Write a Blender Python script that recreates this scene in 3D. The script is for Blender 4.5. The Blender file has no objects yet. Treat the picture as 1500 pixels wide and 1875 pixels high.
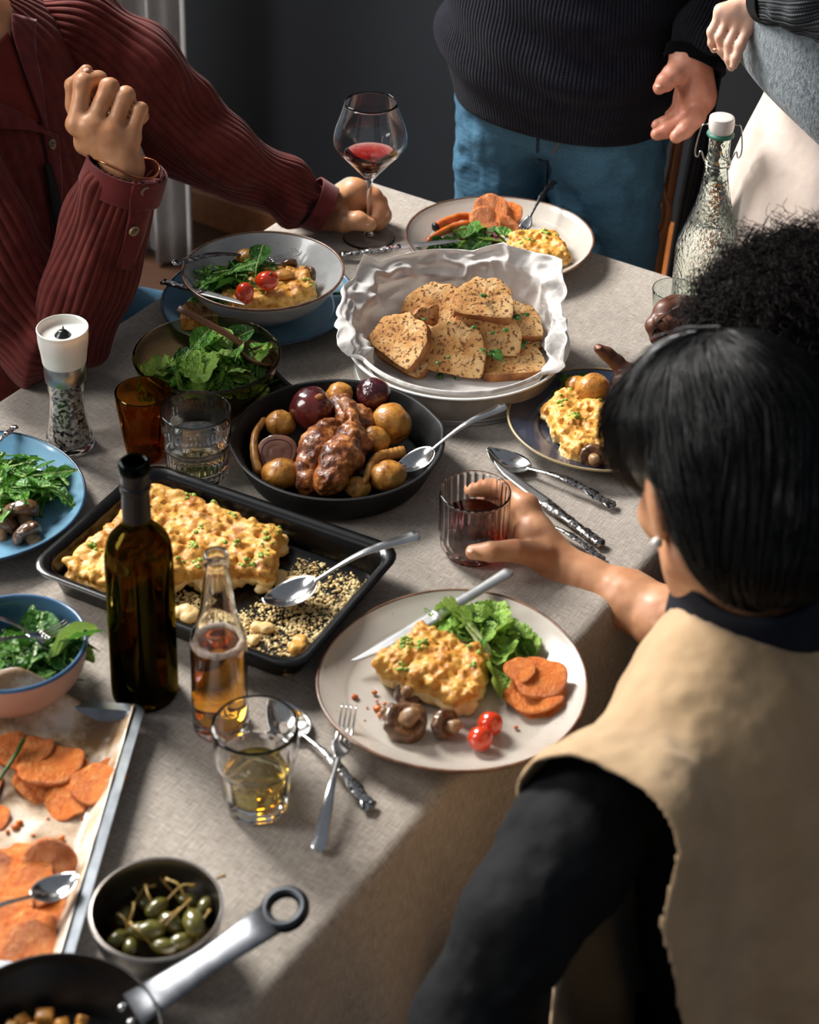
import bpy, math, random
import numpy as np
from mathutils import Vector, Matrix
random.seed(7); RNG = np.random.default_rng(7)
SC = bpy.context.scene; COL = SC.collection
# ---------------------------------------------------------------- camera
FPX, PITCH, ROLL, PPY = 3682.0, math.radians(26.25), math.radians(1.32), 287.7
TZ = 0.75
CAM = np.array([0, 0, TZ + 1.45])
_fw = np.array([0, math.cos(PITCH), -math.sin(PITCH)]); _up0 = np.array([0, math.sin(PITCH), math.cos(PITCH)]); _rt0 = np.array([1., 0, 0])
_rt = math.cos(ROLL)*_rt0 + math.sin(ROLL)*_up0; _up = -math.sin(ROLL)*_rt0 + math.cos(ROLL)*_up0
cd = bpy.data.cameras.new('camera'); cam = bpy.data.objects.new('camera', cd); COL.objects.link(cam)
cd.sensor_fit = 'HORIZONTAL'; cd.sensor_width = 36; cd.lens = FPX/1500*36
cd.shift_y = (PPY - 937.5)/1500
cd.clip_start = .05
cam.matrix_world = Matrix(((_rt[0], _up[0], -_fw[0], CAM[0]), (_rt[1], _up[1], -_fw[1], CAM[1]), (_rt[2], _up[2], -_fw[2], CAM[2]), (0, 0, 0, 1)))
cd.dof.use_dof = True; cd.dof.focus_distance = 2.62; cd.dof.aperture_fstop = 7.5
SC.camera = cam
# ---------------------------------------------------------------- world, light, exposure
w = bpy.data.worlds.new('world'); SC.world = w; w.use_nodes = True
w.node_tree.nodes['Background'].inputs[0].default_value = (.80, .88, 1, 1)
w.node_tree.nodes['Background'].inputs[1].default_value = .20
def area_light(name, loc, aim, sx, sy, power, col):
    l = bpy.data.lights.new(name, 'AREA'); l.shape = 'RECTANGLE'; l.size = sx; l.size_y = sy; l.energy = power; l.color = col
    o = bpy.data.objects.new(name, l); COL.objects.link(o); o.location = loc
    o.rotation_euler = (Vector(aim) - Vector(loc)).to_track_quat('-Z', 'Y').to_euler(); return o
area_light('window_light', (-2.15, 4.0, 3.2), (.0, 2.0, .8), 1.2, 1.6, 330, (1, .975, .94))
area_light('second_window_light', (-3.2, 1.5, 2.7), (.0, 2.1, .8), 1.1, 1.5, 70, (1, .97, .93))
SC.view_settings.view_transform = 'Standard'; SC.view_settings.look = 'None'; SC.view_settings.gamma = 1
SC.view_settings.use_curve_mapping = False; SC.view_settings.exposure = 0.24
SC.cycles.sample_clamp_indirect = 6; SC.cycles.max_bounces = 14; SC.cycles.transmission_bounces = 14; SC.cycles.transparent_max_bounces = 16
SC.cycles.use_denoising = True
# ---------------------------------------------------------------- where things stand
A3 = lambda *v: np.array(v, float)
def ray(x, y): return _fw + (x-750)/FPX*_rt - (y-PPY)/FPX*_up
def at(x, y, h=0.0):
    d = ray(x, y); return CAM + d*((TZ + h - CAM[2])/d[2])
def atd(x, y, d): return CAM + ray(x, y)*d
def px(P):
    d = np.asarray(P, float) - CAM; z = d @ _fw; return 750 + FPX*(d@_rt)/z, PPY - FPX*(d@_up)/z
def depth(P): return float((np.asarray(P, float) - CAM) @ _fw)
def hgt(P, y):                       # height above P at which the upright through P passes image row y
    lo, hi = -.8, 1.2
    for _ in range(40):
        m = (lo+hi)/2
        if px(P + A3(0, 0, m))[1] > y: lo = m
        else: hi = m
    return (lo+hi)/2
def rad(P, w): return w/2*depth(P)/FPX
TAB = math.radians(57.6); TU = A3(math.cos(TAB), math.sin(TAB), 0); TN = A3(math.sin(TAB), -math.cos(TAB), 0)
# ---------------------------------------------------------------- colour and materials
def lin(h):
    h = h.lstrip('#'); r = []
    for i in (0, 2, 4):
        c = int(h[i:i+2], 16)/255; r.append(c/12.92 if c <= .04045 else ((c+.055)/1.055)**2.4)
    return (*r, 1)
class N:
    def __init__(s, name):
        s.m = bpy.data.materials.new(name); s.m.use_nodes = True; s.t = s.m.node_tree; s.b = s.t.nodes['Principled BSDF']; s.out = s.t.nodes['Material Output']
    def n(s, typ, **kw):
        o = s.t.nodes.new(typ)
        for k, v in kw.items():
            if k in o.inputs.keys(): o.inputs[k].default_value = v
            else: setattr(o, k, v)
        return o
    def l(s, a, b): s.t.links.new(a, b)
    def coord(s, uv=False, scale=None):
        tc = s.n('ShaderNodeTexCoord'); o = tc.outputs['UV' if uv else 'Object']
        if scale is not None:
            mp = s.n('ShaderNodeMapping'); mp.inputs['Scale'].default_value = scale if hasattr(scale, '__len__') else (scale,)*3; s.l(o, mp.inputs[0]); o = mp.outputs[0]
        return o
    def n_y(s):
        x = s.n('ShaderNodeSeparateXYZ'); s.l(s.coord(), x.inputs[0]); return x.outputs[1]
    def noise(s, scale, detail=3, rough=.55, uv=False, stretch=None, dist=0):
        n = s.n('ShaderNodeTexNoise', Scale=scale, Detail=detail, Roughness=rough, Distortion=dist); s.l(s.coord(uv, stretch), n.inputs['Vector']); return n.outputs['Fac']
    def voro(s, scale, feature='F1', uv=False, stretch=None):
        n = s.n('ShaderNodeTexVoronoi', Scale=scale, feature=feature); s.l(s.coord(uv, stretch), n.inputs['Vector']); return n.outputs['Distance']
    def ramp(s, fac, stops):
        r = s.n('ShaderNodeValToRGB'); e = r.color_ramp.elements
        while len(e) < len(stops): e.new(.5)
        for q, (p, c) in zip(e, stops): q.position = p; q.color = lin(c) if isinstance(c, str) else ((c, c, c, 1) if not hasattr(c, '__len__') else c)
        s.l(fac, r.inputs[0]); return r.outputs[0]
    def mix(s, fac, a, b, mode='MIX'):
        m = s.n('ShaderNodeMix', data_type='RGBA', blend_type=mode)
        for i, v in ((0, fac), (6, a), (7, b)):
            if isinstance(v, (int, float)): m.inputs[i].default_value = v
            elif isinstance(v, str): m.inputs[i].default_value = lin(v)
            else: s.l(v, m.inputs[i])
        return m.outputs[2]
    def math(s, op, a, b=0.0):
        m = s.n('ShaderNodeMath', operation=op)
        for i, v in ((0, a), (1, b)):
            if isinstance(v, (int, float)): m.inputs[i].default_value = v
            else: s.l(v, m.inputs[i])
        return m.outputs[0]
    def bump(s, h, strength=.3, dist=.002):
        b = s.n('ShaderNodeBump', Strength=strength, Distance=dist); s.l(h, b.inputs['Height'])
        if s.b.inputs['Normal'].is_linked: s.l(s.b.inputs['Normal'].links[0].from_socket, b.inputs['Normal'])
        s.l(b.outputs[0], s.b.inputs['Normal'])
    def col(s, c):
        if isinstance(c, str): s.b.inputs['Base Color'].default_value = lin(c)
        else: s.l(c, s.b.inputs['Base Color'])
    def set(s, **kw):
        al = dict(rough='Roughness', metal='Metallic', spec='Specular IOR Level', trans='Transmission Weight', ior='IOR', sss='Subsurface Weight', sheen='Sheen Weight', coat='Coat Weight', crough='Coat Roughness', alpha='Alpha', sssc='Subsurface Scale', aniso='Anisotropic', sheenr='Sheen Roughness')
        for k, v in kw.items(): s.b.inputs[al[k]].default_value = v
        return s
def mat(name, c, rough=.5, c2=None, ns=30, lo=.4, hi=.6, bump=None, detail=4, stretch=None, **kw):
    m = N(name); m.set(rough=rough, **kw)
    if c2: m.col(m.ramp(m.noise(ns, detail, stretch=stretch), [(lo, c), (hi, c2)]))
    else: m.col(c)
    if bump: m.bump(m.noise(bump[0], 4, stretch=stretch), bump[1], bump[2] if len(bump) > 2 else .001)
    return m.m
def glass(name, c='#ffffff', rough=0.0, ior=1.45, absorb=None, dens=0):
    m = N(name); g = m.n('ShaderNodeBsdfGlass', Roughness=rough, IOR=ior); g.inputs['Color'].default_value = lin(c); m.t.nodes.remove(m.b); m.l(g.outputs[0], m.out.inputs['Surface'])
    if absorb:
        v = m.n('ShaderNodeVolumeAbsorption', Density=dens); v.inputs['Color'].default_value = lin(absorb); m.l(v.outputs[0], m.out.inputs['Volume'])
    return m.m
# ---------------------------------------------------------------- objects
def mk(name, V, F, m, parent=None, smooth=True, uv=None, flat_angle=None):
    me = bpy.data.meshes.new(name); V = np.asarray(V, float)
    if isinstance(F, np.ndarray) and F.ndim == 2:
        k = F.shape[1]; me.vertices.add(len(V)); me.vertices.foreach_set('co', V.astype(np.float32).ravel())
        me.loops.add(F.size); me.loops.foreach_set('vertex_index', F.astype(np.int32).ravel())
        me.polygons.add(len(F)); me.polygons.foreach_set('loop_start', np.arange(0, F.size, k, dtype=np.int32)); me.update(calc_edges=True)
    else: me.from_pydata([tuple(v) for v in V], [], [tuple(int(i) for i in f) for f in F])
    if smooth: me.shade_smooth()
    if flat_angle: me.set_sharp_from_angle(angle=flat_angle)
    if uv is not None:
        l = me.uv_layers.new(name='UVMap'); vi = np.empty(len(me.loops), np.int32); me.loops.foreach_get('vertex_index', vi)
        l.data.foreach_set('uv', np.asarray(uv, np.float32)[vi].ravel())
    if m: me.materials.append(m)
    o = bpy.data.objects.new(name, me); COL.objects.link(o)
    if parent: o.parent = parent
    return o
def tag(o, label, cat, group=None, kind=None):
    if label: o['label'] = label
    if cat: o['category'] = cat
    if group: o['group'] = group
    if kind: o['kind'] = kind
    return o
def struct(o, kind='structure'): o['kind'] = kind; return o
def basis(O, X=None, Z=(0, 0, 1), s=1.0):
    Z = A3(*Z); X = A3(1, 0, 0) if X is None else np.asarray(X, float)
    X = X - Z*(X@Z)/(Z@Z); X = X/np.linalg.norm(X); Z = Z/np.linalg.norm(Z); Y = np.cross(Z, X)
    m = Matrix.Identity(4)
    for i in range(3): m[i][0], m[i][1], m[i][2], m[i][3] = X[i]*s, Y[i]*s, Z[i]*s, O[i]
    return m
def thing(name, label, cat, O=(0, 0, 0), X=None, Z=(0, 0, 1), group=None, s=1.0):
    o = bpy.data.objects.new(name, None); COL.objects.link(o); o.matrix_world = basis(O, X, Z, s); o.empty_display_size = .02
    return tag(o, label, cat, group)
def clone(o, O=None, X=None, Z=(0, 0, 1), label=None, group=None, s=1.0):
    c = o.copy(); COL.objects.link(c)
    if O is not None: c.matrix_world = basis(O, X, Z, s)
    if label: c['label'] = label
    if group: c['group'] = group
    for ch in list(o.children):
        d = ch.copy(); COL.objects.link(d); d.parent = c
        for g in list(ch.children): e = g.copy(); COL.objects.link(e); e.parent = d
    return c
# ---------------------------------------------------------------- mesh makers: each returns V, F (and UV)
def cr(P, n):                         # smooth curve through points
    P = np.asarray(P, float); Q = np.vstack([2*P[0]-P[1], P, 2*P[-1]-P[-2]]); t = np.linspace(0, len(P)-1-1e-9, n); i = t.astype(int); f = (t-i)[:, None]
    a, b, c, d = Q[i], Q[i+1], Q[i+2], Q[i+3]
    return .5*((2*b) + (c-a)*f + (2*a-5*b+4*c-d)*f**2 + (3*b-a-3*c+d)*f**3)
def gridf(nu, nv, wrap=False):        # faces of an nv x nu vertex grid (u fastest)
    u = np.arange(nu if wrap else nu-1); v = np.arange(nv-1); U, W = np.meshgrid(u, v); U1 = (U+1) % nu
    return np.stack([W*nu+U, W*nu+U1, (W+1)*nu+U1, (W+1)*nu+U], -1).reshape(-1, 4)
def lathe(prof, n=56, mod=None):
    prof = np.asarray(prof, float); t = np.arange(n)*2*math.pi/n; r = np.maximum(prof[:, 0], 1e-5)[:, None]; z = np.repeat(prof[:, 1][:, None], n, 1)
    R = np.repeat(r, n, 1)
    if mod is not None: R, z = mod(R, z, t[None, :])
    V = np.stack([R*np.cos(t), R*np.sin(t), z], -1).reshape(-1, 3)
    return V, gridf(n, len(prof), True)
def frames(P):
    T = np.gradient(P, axis=0); T /= np.linalg.norm(T, axis=1)[:, None]+1e-12
    up = A3(0, 0, 1) if abs(T[0][2]) < .9 else A3(1, 0, 0); n = up - T[0]*(up@T[0]); n /= np.linalg.norm(n); Nn = [n]
    for i in range(1, len(P)):
        n = Nn[-1] - T[i]*(Nn[-1]@T[i]); n /= np.linalg.norm(n)+1e-12; Nn.append(n)
    Nn = np.array(Nn); return T, Nn, np.cross(T, Nn)
def tube(P, R, n=10, flat=1.0, caps=True, up=None):    # R radii; flat scales the radius along the frame normal
    P = np.asarray(P, float); R = np.broadcast_to(np.asarray(R, float), (len(P),)); T, Nn, B = frames(P)
    if up is not None:
        u = np.asarray(up, float); Nn = u - T*(T@u)[:, None]; Nn /= np.linalg.norm(Nn, axis=1)[:, None]+1e-12; B = np.cross(T, Nn)
    flat = np.broadcast_to(np.asarray(flat, float), (len(P),))
    t = np.arange(n)*2*math.pi/n
    V = P[:, None, :] + (R*flat)[:, None, None]*np.cos(t)[None, :, None]*Nn[:, None, :] + R[:, None, None]*np.sin(t)[None, :, None]*B[:, None, :]
    V = V.reshape(-1, 3); F = gridf(n, len(P), True)
    if caps:
        k = len(V); V = np.vstack([V, P[:1], P[-1:]]); i = np.arange(n); j = (i+1) % n; b = (len(P)-1)*n
        F = np.vstack([F, np.stack([j, i, 0*i+k, 0*i+k], -1), np.stack([b+i, b+j, 0*i+k+1, 0*i+k+1], -1)])
        return V, [tuple(f) if f[2] != f[3] else tuple(f[:3]) for f in F.tolist()]
    return V, F
def join(*ms):
    Vs, Fs, k = [], [], 0
    for V, F in ms:
        Vs.append(np.asarray(V, float)); Fs += [tuple(int(i)+k for i in f) for f in (F.tolist() if isinstance(F, np.ndarray) else F)]; k += len(V)
    return np.vstack(Vs), Fs
def box(a, b, bev=0.0):
    a, b = A3(*a), A3(*b)
    if bev <= 0:
        V = np.array([[x, y, z] for z in (a[2], b[2]) for y in (a[1], b[1]) for x in (a[0], b[0])])
        return V, [(0, 2, 3, 1), (4, 5, 7, 6), (0, 1, 5, 4), (2, 6, 7, 3), (0, 4, 6, 2), (1, 3, 7, 5)]
    import bmesh
    bm = bmesh.new(); V, F = box(a, b); vs = [bm.verts.new(v) for v in V]; [bm.faces.new([vs[i] for i in f]) for f in F]
    bmesh.ops.bevel(bm, geom=bm.edges[:], offset=bev, segments=2, affect='EDGES', profile=.5); bm.verts.index_update()
    r = (np.array([v.co[:] for v in bm.verts]), [tuple(v.index for v in f.verts) for f in bm.faces]); bm.free(); return r
def hash3(i, j, k):
    h = (i.astype(np.int64)*374761393 + j.astype(np.int64)*668265263 + k.astype(np.int64)*2147483647) & 0xffffffff
    h = ((h ^ (h >> 13))*1274126177) & 0xffffffff; return ((h ^ (h >> 16)) & 0xffff)/32767.5-1
def vn(P):                            # smooth value noise, about -1..1
    P = np.asarray(P, float); I = np.floor(P).astype(np.int64); f = P-I; f = f*f*(3-2*f); r = 0
    for a in (0, 1):
        for b in (0, 1):
            for c in (0, 1):
                wgt = (f[..., 0] if a else 1-f[..., 0])*(f[..., 1] if b else 1-f[..., 1])*(f[..., 2] if c else 1-f[..., 2])
                r = r + wgt*hash3(I[..., 0]+a, I[..., 1]+b, I[..., 2]+c)
    return r
def fbm(P, o=3):
    r, a = 0, 1.0; P = np.asarray(P, float)
    for i in range(o): r = r + a*vn(P+i*17.3); P = P*2.03; a *= .5
    return r
def normals(V, nu, nv, wrap):
    G = V.reshape(nv, nu, 3)
    du = (np.roll(G, -1, 1)-np.roll(G, 1, 1)) if wrap else np.gradient(G, axis=1)
    n = np.cross(du, np.gradient(G, axis=0)); return (n/(np.linalg.norm(n, axis=-1, keepdims=True)+1e-12)).reshape(-1, 3)
# ---------------------------------------------------------------- one continuous skin around blended limbs (surface nets)
def rotm(x=0, y=0, z=0): return np.array(Matrix.Rotation(z, 3, 'Z') @ Matrix.Rotation(y, 3, 'Y') @ Matrix.Rotation(x, 3, 'X'))
class Skin:
    def __init__(s): s.p = []
    def limb(s, a, b, ra, rb, k=.01, op=1, g=0): s.p.append(('l', np.asarray(a, float), np.asarray(b, float), ra, rb, k, op, g)); return s
    def chain(s, pts, rs, k=.006, g=0):
        for i in range(len(pts)-1): s.limb(pts[i], pts[i+1], rs[i], rs[i+1], k, 1, g)
        return s
    def blob(s, c, r, R=None, k=.01, op=1, g=0):
        r = A3(*r) if hasattr(r, '__len__') else A3(r, r, r); s.p.append(('e', np.asarray(c, float), r, np.eye(3) if R is None else np.asarray(R, float), 0, k, op, g)); return s
    def mesh(s, h=.004, noise=None, gk=.008, post=None):
        lo, hi = [], []
        for q in s.p:
            if q[6] < 0: continue
            if q[0] == 'l': m = max(q[3], q[4]); lo.append(np.minimum(q[1], q[2])-m); hi.append(np.maximum(q[1], q[2])+m)
            else: e = np.abs(q[3])@q[2]; lo.append(q[1]-e); hi.append(q[1]+e)
        lo = np.min(lo, 0)-4*h-.004; hi = np.max(hi, 0)+4*h+.004; n = np.ceil((hi-lo)/h).astype(int)+1
        gs = sorted({q[7] for q in s.p}); Ds = {}
        for g in gs:
            D = np.full(n, 9.0, np.float32)
            for typ, a, b, c, d, k, op, gg in s.p:
                if gg != g: continue
                if typ == 'l': m = max(c, d); l0, h0 = np.minimum(a, b)-m, np.maximum(a, b)+m
                else: e = np.abs(c)@b; l0, h0 = a-e, a+e
                pad = k+5*h+.004; i0 = np.clip(np.floor((l0-pad-lo)/h).astype(int), 0, n-1); i1 = np.clip(np.ceil((h0+pad-lo)/h).astype(int)+1, 1, n)
                X, Y, Z = (lo[q]+np.arange(i0[q], i1[q])*h for q in range(3))
                P = np.stack(np.meshgrid(X, Y, Z, indexing='ij'), -1).astype(np.float32)
                if typ == 'l':
                    ab = (b-a).astype(np.float32); pa = P-a.astype(np.float32); t = np.clip((pa@ab)/max(float(ab@ab), 1e-12), 0, 1); v = np.linalg.norm(pa-t[..., None]*ab, axis=-1)-(c+(d-c)*t)
                else:
                    p = (P-a.astype(np.float32))@c.astype(np.float32); q0 = np.linalg.norm(p/b, axis=-1); q1 = np.linalg.norm(p/(b*b), axis=-1)+1e-9; v = q0*(q0-1)/q1
                sl = tuple(slice(i0[q], i1[q]) for q in range(3)); E = D[sl]
                if op > 0: hh = np.maximum(k-np.abs(E-v), 0)/k; D[sl] = np.minimum(E, v)-hh*hh*k*.25
                else: hh = np.maximum(k-np.abs(E+v), 0)/k; D[sl] = np.maximum(E, -v)+hh*hh*k*.25
            Ds[g] = D
        D = Ds[gs[0]]
        if len(gs) > 1:
            F = Ds[gs[1]]
            for g in gs[2:]: F = np.minimum(F, Ds[g])
            hh = np.maximum(gk-np.abs(D-F), 0)/gk; D = np.minimum(D, F)-hh*hh*gk*.25
        if noise:
            msk = np.abs(D) < 3*h+sum(abs(a) for a, _ in noise); I = np.argwhere(msk); P = lo+I*h; v = 0
            for a, f in noise: v = v + a*vn(P*f)
            D[msk] += v.astype(np.float32)
        V, F = nets(D, lo, h)
        return (post(V), F) if post else (V, F)
def nets(D, lo, h):
    S = D < 0; n = np.array(D.shape)
    c = [S[i:n[0]-1+i, j:n[1]-1+j, k:n[2]-1+k] for i in (0, 1) for j in (0, 1) for k in (0, 1)]
    su = sum(x.astype(np.int8) for x in c); I = np.argwhere((su > 0) & (su < 8)); idx = np.full(n-1, -1, np.int64); idx[tuple(I.T)] = np.arange(len(I))
    acc = np.zeros((len(I), 3)); cnt = np.zeros(len(I))
    corners = [(i, j, k) for i in (0, 1) for j in (0, 1) for k in (0, 1)]
    for a in corners:
        for ax in range(3):
            if a[ax]: continue
            b = list(a); b[ax] = 1; da = D[tuple((I+a).T)]; db = D[tuple((I+b).T)]; m = (da < 0) != (db < 0)
            t = np.where(m, da/(da-db+1e-20), 0); p = np.repeat(np.array(a, float)[None], len(I), 0); p[:, ax] += t; acc[m] += p[m]; cnt[m] += 1
    V = lo+(I+acc/cnt[:, None])*h; Fs = []
    for ax in range(3):
        a1, a2 = (ax+1) % 3, (ax+2) % 3; sl = [slice(None)]*3; s2 = [slice(None)]*3; sl[ax] = slice(0, n[ax]-1); s2[ax] = slice(1, n[ax])
        A, B = S[tuple(sl)], S[tuple(s2)]; E = np.argwhere(A != B); E = E[(E[:, a1] > 0) & (E[:, a2] > 0) & (E[:, a1] < n[a1]-1) & (E[:, a2] < n[a2]-1)]
        ins = A[tuple(E.T)]; q = []
        for o1, o2 in ((-1, -1), (0, -1), (0, 0), (-1, 0)):
            e = E.copy(); e[:, a1] += o1; e[:, a2] += o2; q.append(idx[tuple(e.T)])
        q = np.stack(q, -1); q[~ins] = q[~ins][:, ::-1]; Fs.append(q)
    return V, np.vstack(Fs)
# ---------------------------------------------------------------- the room
O0 = at(0, 725)                                    # on the long table edge beside the red cardigan
def tab(u, n, z=0.0): P = O0 + TU*u + TN*n; P[2] = z; return P
WU = 1.63                                          # the back wall runs parallel to the short table edge
m_wall = mat('wall_paint', '#0d131a', .7, '#121920', 3, .3, .7, bump=(60, .05, .001))
m_ceil = mat('ceiling_paint', '#c9c6c0', .9)
m_base = mat('baseboard_oak', '#6e4327', .45, '#8a5835', 6, .3, .7, stretch=(2, 20, 20))
m_floor = mat('floor_wood', '#2c1a10', .4, '#3d2617', 9, .3, .7, stretch=(1, 14, 14), bump=(40, .1))
K = at(346, 508, -.75); KN = float((K-O0)@TN); KU = float((K-O0)@TU)
n0, n1 = KN-1.35, KN-.05                           # the window opening along the wall
def tbox(u0, u1, q0, q1, z0, z1, bev=0):
    V, F = box((u0, q0, z0), (u1, q1, z1), bev); return np.stack([O0[0]+TU[0]*V[:, 0]+TN[0]*V[:, 1], O0[1]+TU[1]*V[:, 0]+TN[1]*V[:, 1], V[:, 2]], -1), [tuple(reversed(f)) for f in F]
wb = struct(mk('wall_back', *join(tbox(WU, WU+.12, n1, KN+4, 0, 2.8), tbox(WU, WU+.12, n0-1.2, n0, 0, 2.8), tbox(WU, WU+.12, n0, n1, 0, .75), tbox(WU, WU+.12, n0, n1, 2.5, 2.8)), m_wall, smooth=False)); wb['kind'] = 'structure'
fl = struct(mk('floor', *tbox(-3.2, WU+.1, -3, 4.4, -.05, -.012), m_floor, smooth=False))
for i in range(34):
    y = -2.9+i*.21
    mk('plank', *tbox(-3.1+.3*(i % 3)-.3, WU-.001, y, y+.206, -.012, 0, .003), m_floor, fl, smooth=False)
struct(mk('baseboard_back', *join(tbox(WU-.02, WU, n0-1.2, KN+4, 0.0, .085, .004), tbox(WU-.012, WU, n0-1.2, KN+4, .085, .10, .003)), m_base, smooth=False))
m_wood_white = mat('window_paint', '#d8d6d0', .4)
wf = struct(mk('window_1', *join(tbox(WU+.02, WU+.10, n0, n0+.06, .75, 2.5), tbox(WU+.02, WU+.10, n1-.06, n1, .75, 2.5), tbox(WU+.02, WU+.10, n0, n1, .75, .81), tbox(WU+.02, WU+.10, n0, n1, 2.44, 2.5), tbox(WU+.03, WU+.09, (n0+n1)/2-.03, (n0+n1)/2+.03, .8, 2.45)), m_wood_white, smooth=False))
ms = N('daylight'); e = ms.n('ShaderNodeEmission', Strength=1.6); e.inputs[0].default_value = (.86, .92, 1, 1); ms.l(e.outputs[0], ms.out.inputs[0])
mk('pane', *tbox(WU+.055, WU+.065, n0+.05, n1-.05, .8, 2.45), ms.m, wf, smooth=False)
# curtains: a sheer panel across the window and the grey linen one drawn to its side
def curtain(q0, q1, u, folds, amp, z0, z1, seed, nu, slope=0):
    s = np.linspace(0, 1, nu); z = np.linspace(z0, z1, 30); S, Z = np.meshgrid(s, z)
    a = amp*(np.sin(S*folds*2*math.pi+seed+.35*vn(np.stack([S*3, Z*.8, 0*S+seed], -1))*3)+.35*np.sin(S*folds*4.7*math.pi+Z*.7))
    q = q0+(q1-q0)*S; uu = u+a+slope*S; V = np.stack([O0[0]+TU[0]*uu+TN[0]*q, O0[1]+TU[1]*uu+TN[1]*q, Z], -1).reshape(-1, 3)
    return V, gridf(nu, 30)
m_lin = N('curtain_linen'); m_lin.col(m_lin.ramp(m_lin.noise(60, 4, stretch=(3, 3, .6)), [(.3, '#7d7a78'), (.7, '#8f8c89')])); m_lin.set(rough=.9, sheen=.2); m_lin.bump(m_lin.noise(700, 2), .3, .0006)
tr = m_lin.n('ShaderNodeBsdfTranslucent'); tr.inputs[0].default_value = (.5, .49, .47, 1); ad = m_lin.n('ShaderNodeMixShader', Fac=.22); m_lin.l(m_lin.b.outputs[0], ad.inputs[1]); m_lin.l(tr.outputs[0], ad.inputs[2]); m_lin.l(ad.outputs[0], m_lin.out.inputs[0])
cu = mk('curtain', *curtain(KN-.23, KN+.005, KU+.02, 2.6, .022, .012, 2.62, 1.0, 90), m_lin.m)
sol = cu.modifiers.new('thick', 'SOLIDIFY'); sol.thickness = .002
tag(cu, 'grey linen curtain hanging in folds beside the dark wall', 'curtain')
m_sh = N('curtain_sheer'); m_sh.col('#e9e9e8'); m_sh.set(rough=.9); tr = m_sh.n('ShaderNodeBsdfTranslucent'); tr.inputs[0].default_value = (.85, .86, .87, 1); ad = m_sh.n('ShaderNodeMixShader', Fac=.6)
m_sh.l(m_sh.b.outputs[0], ad.inputs[1]); m_sh.l(tr.outputs[0], ad.inputs[2]); m_sh.l(ad.outputs[0], m_sh.out.inputs[0])
cs = mk('curtain', *curtain(KN-1.3, KN-.19, KU+.06, 9, .02, .015, 2.62, 3.0, 200), m_sh.m)
tag(cs, 'bright white sheer curtain lit by the window behind the red cardigan', 'curtain')
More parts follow.
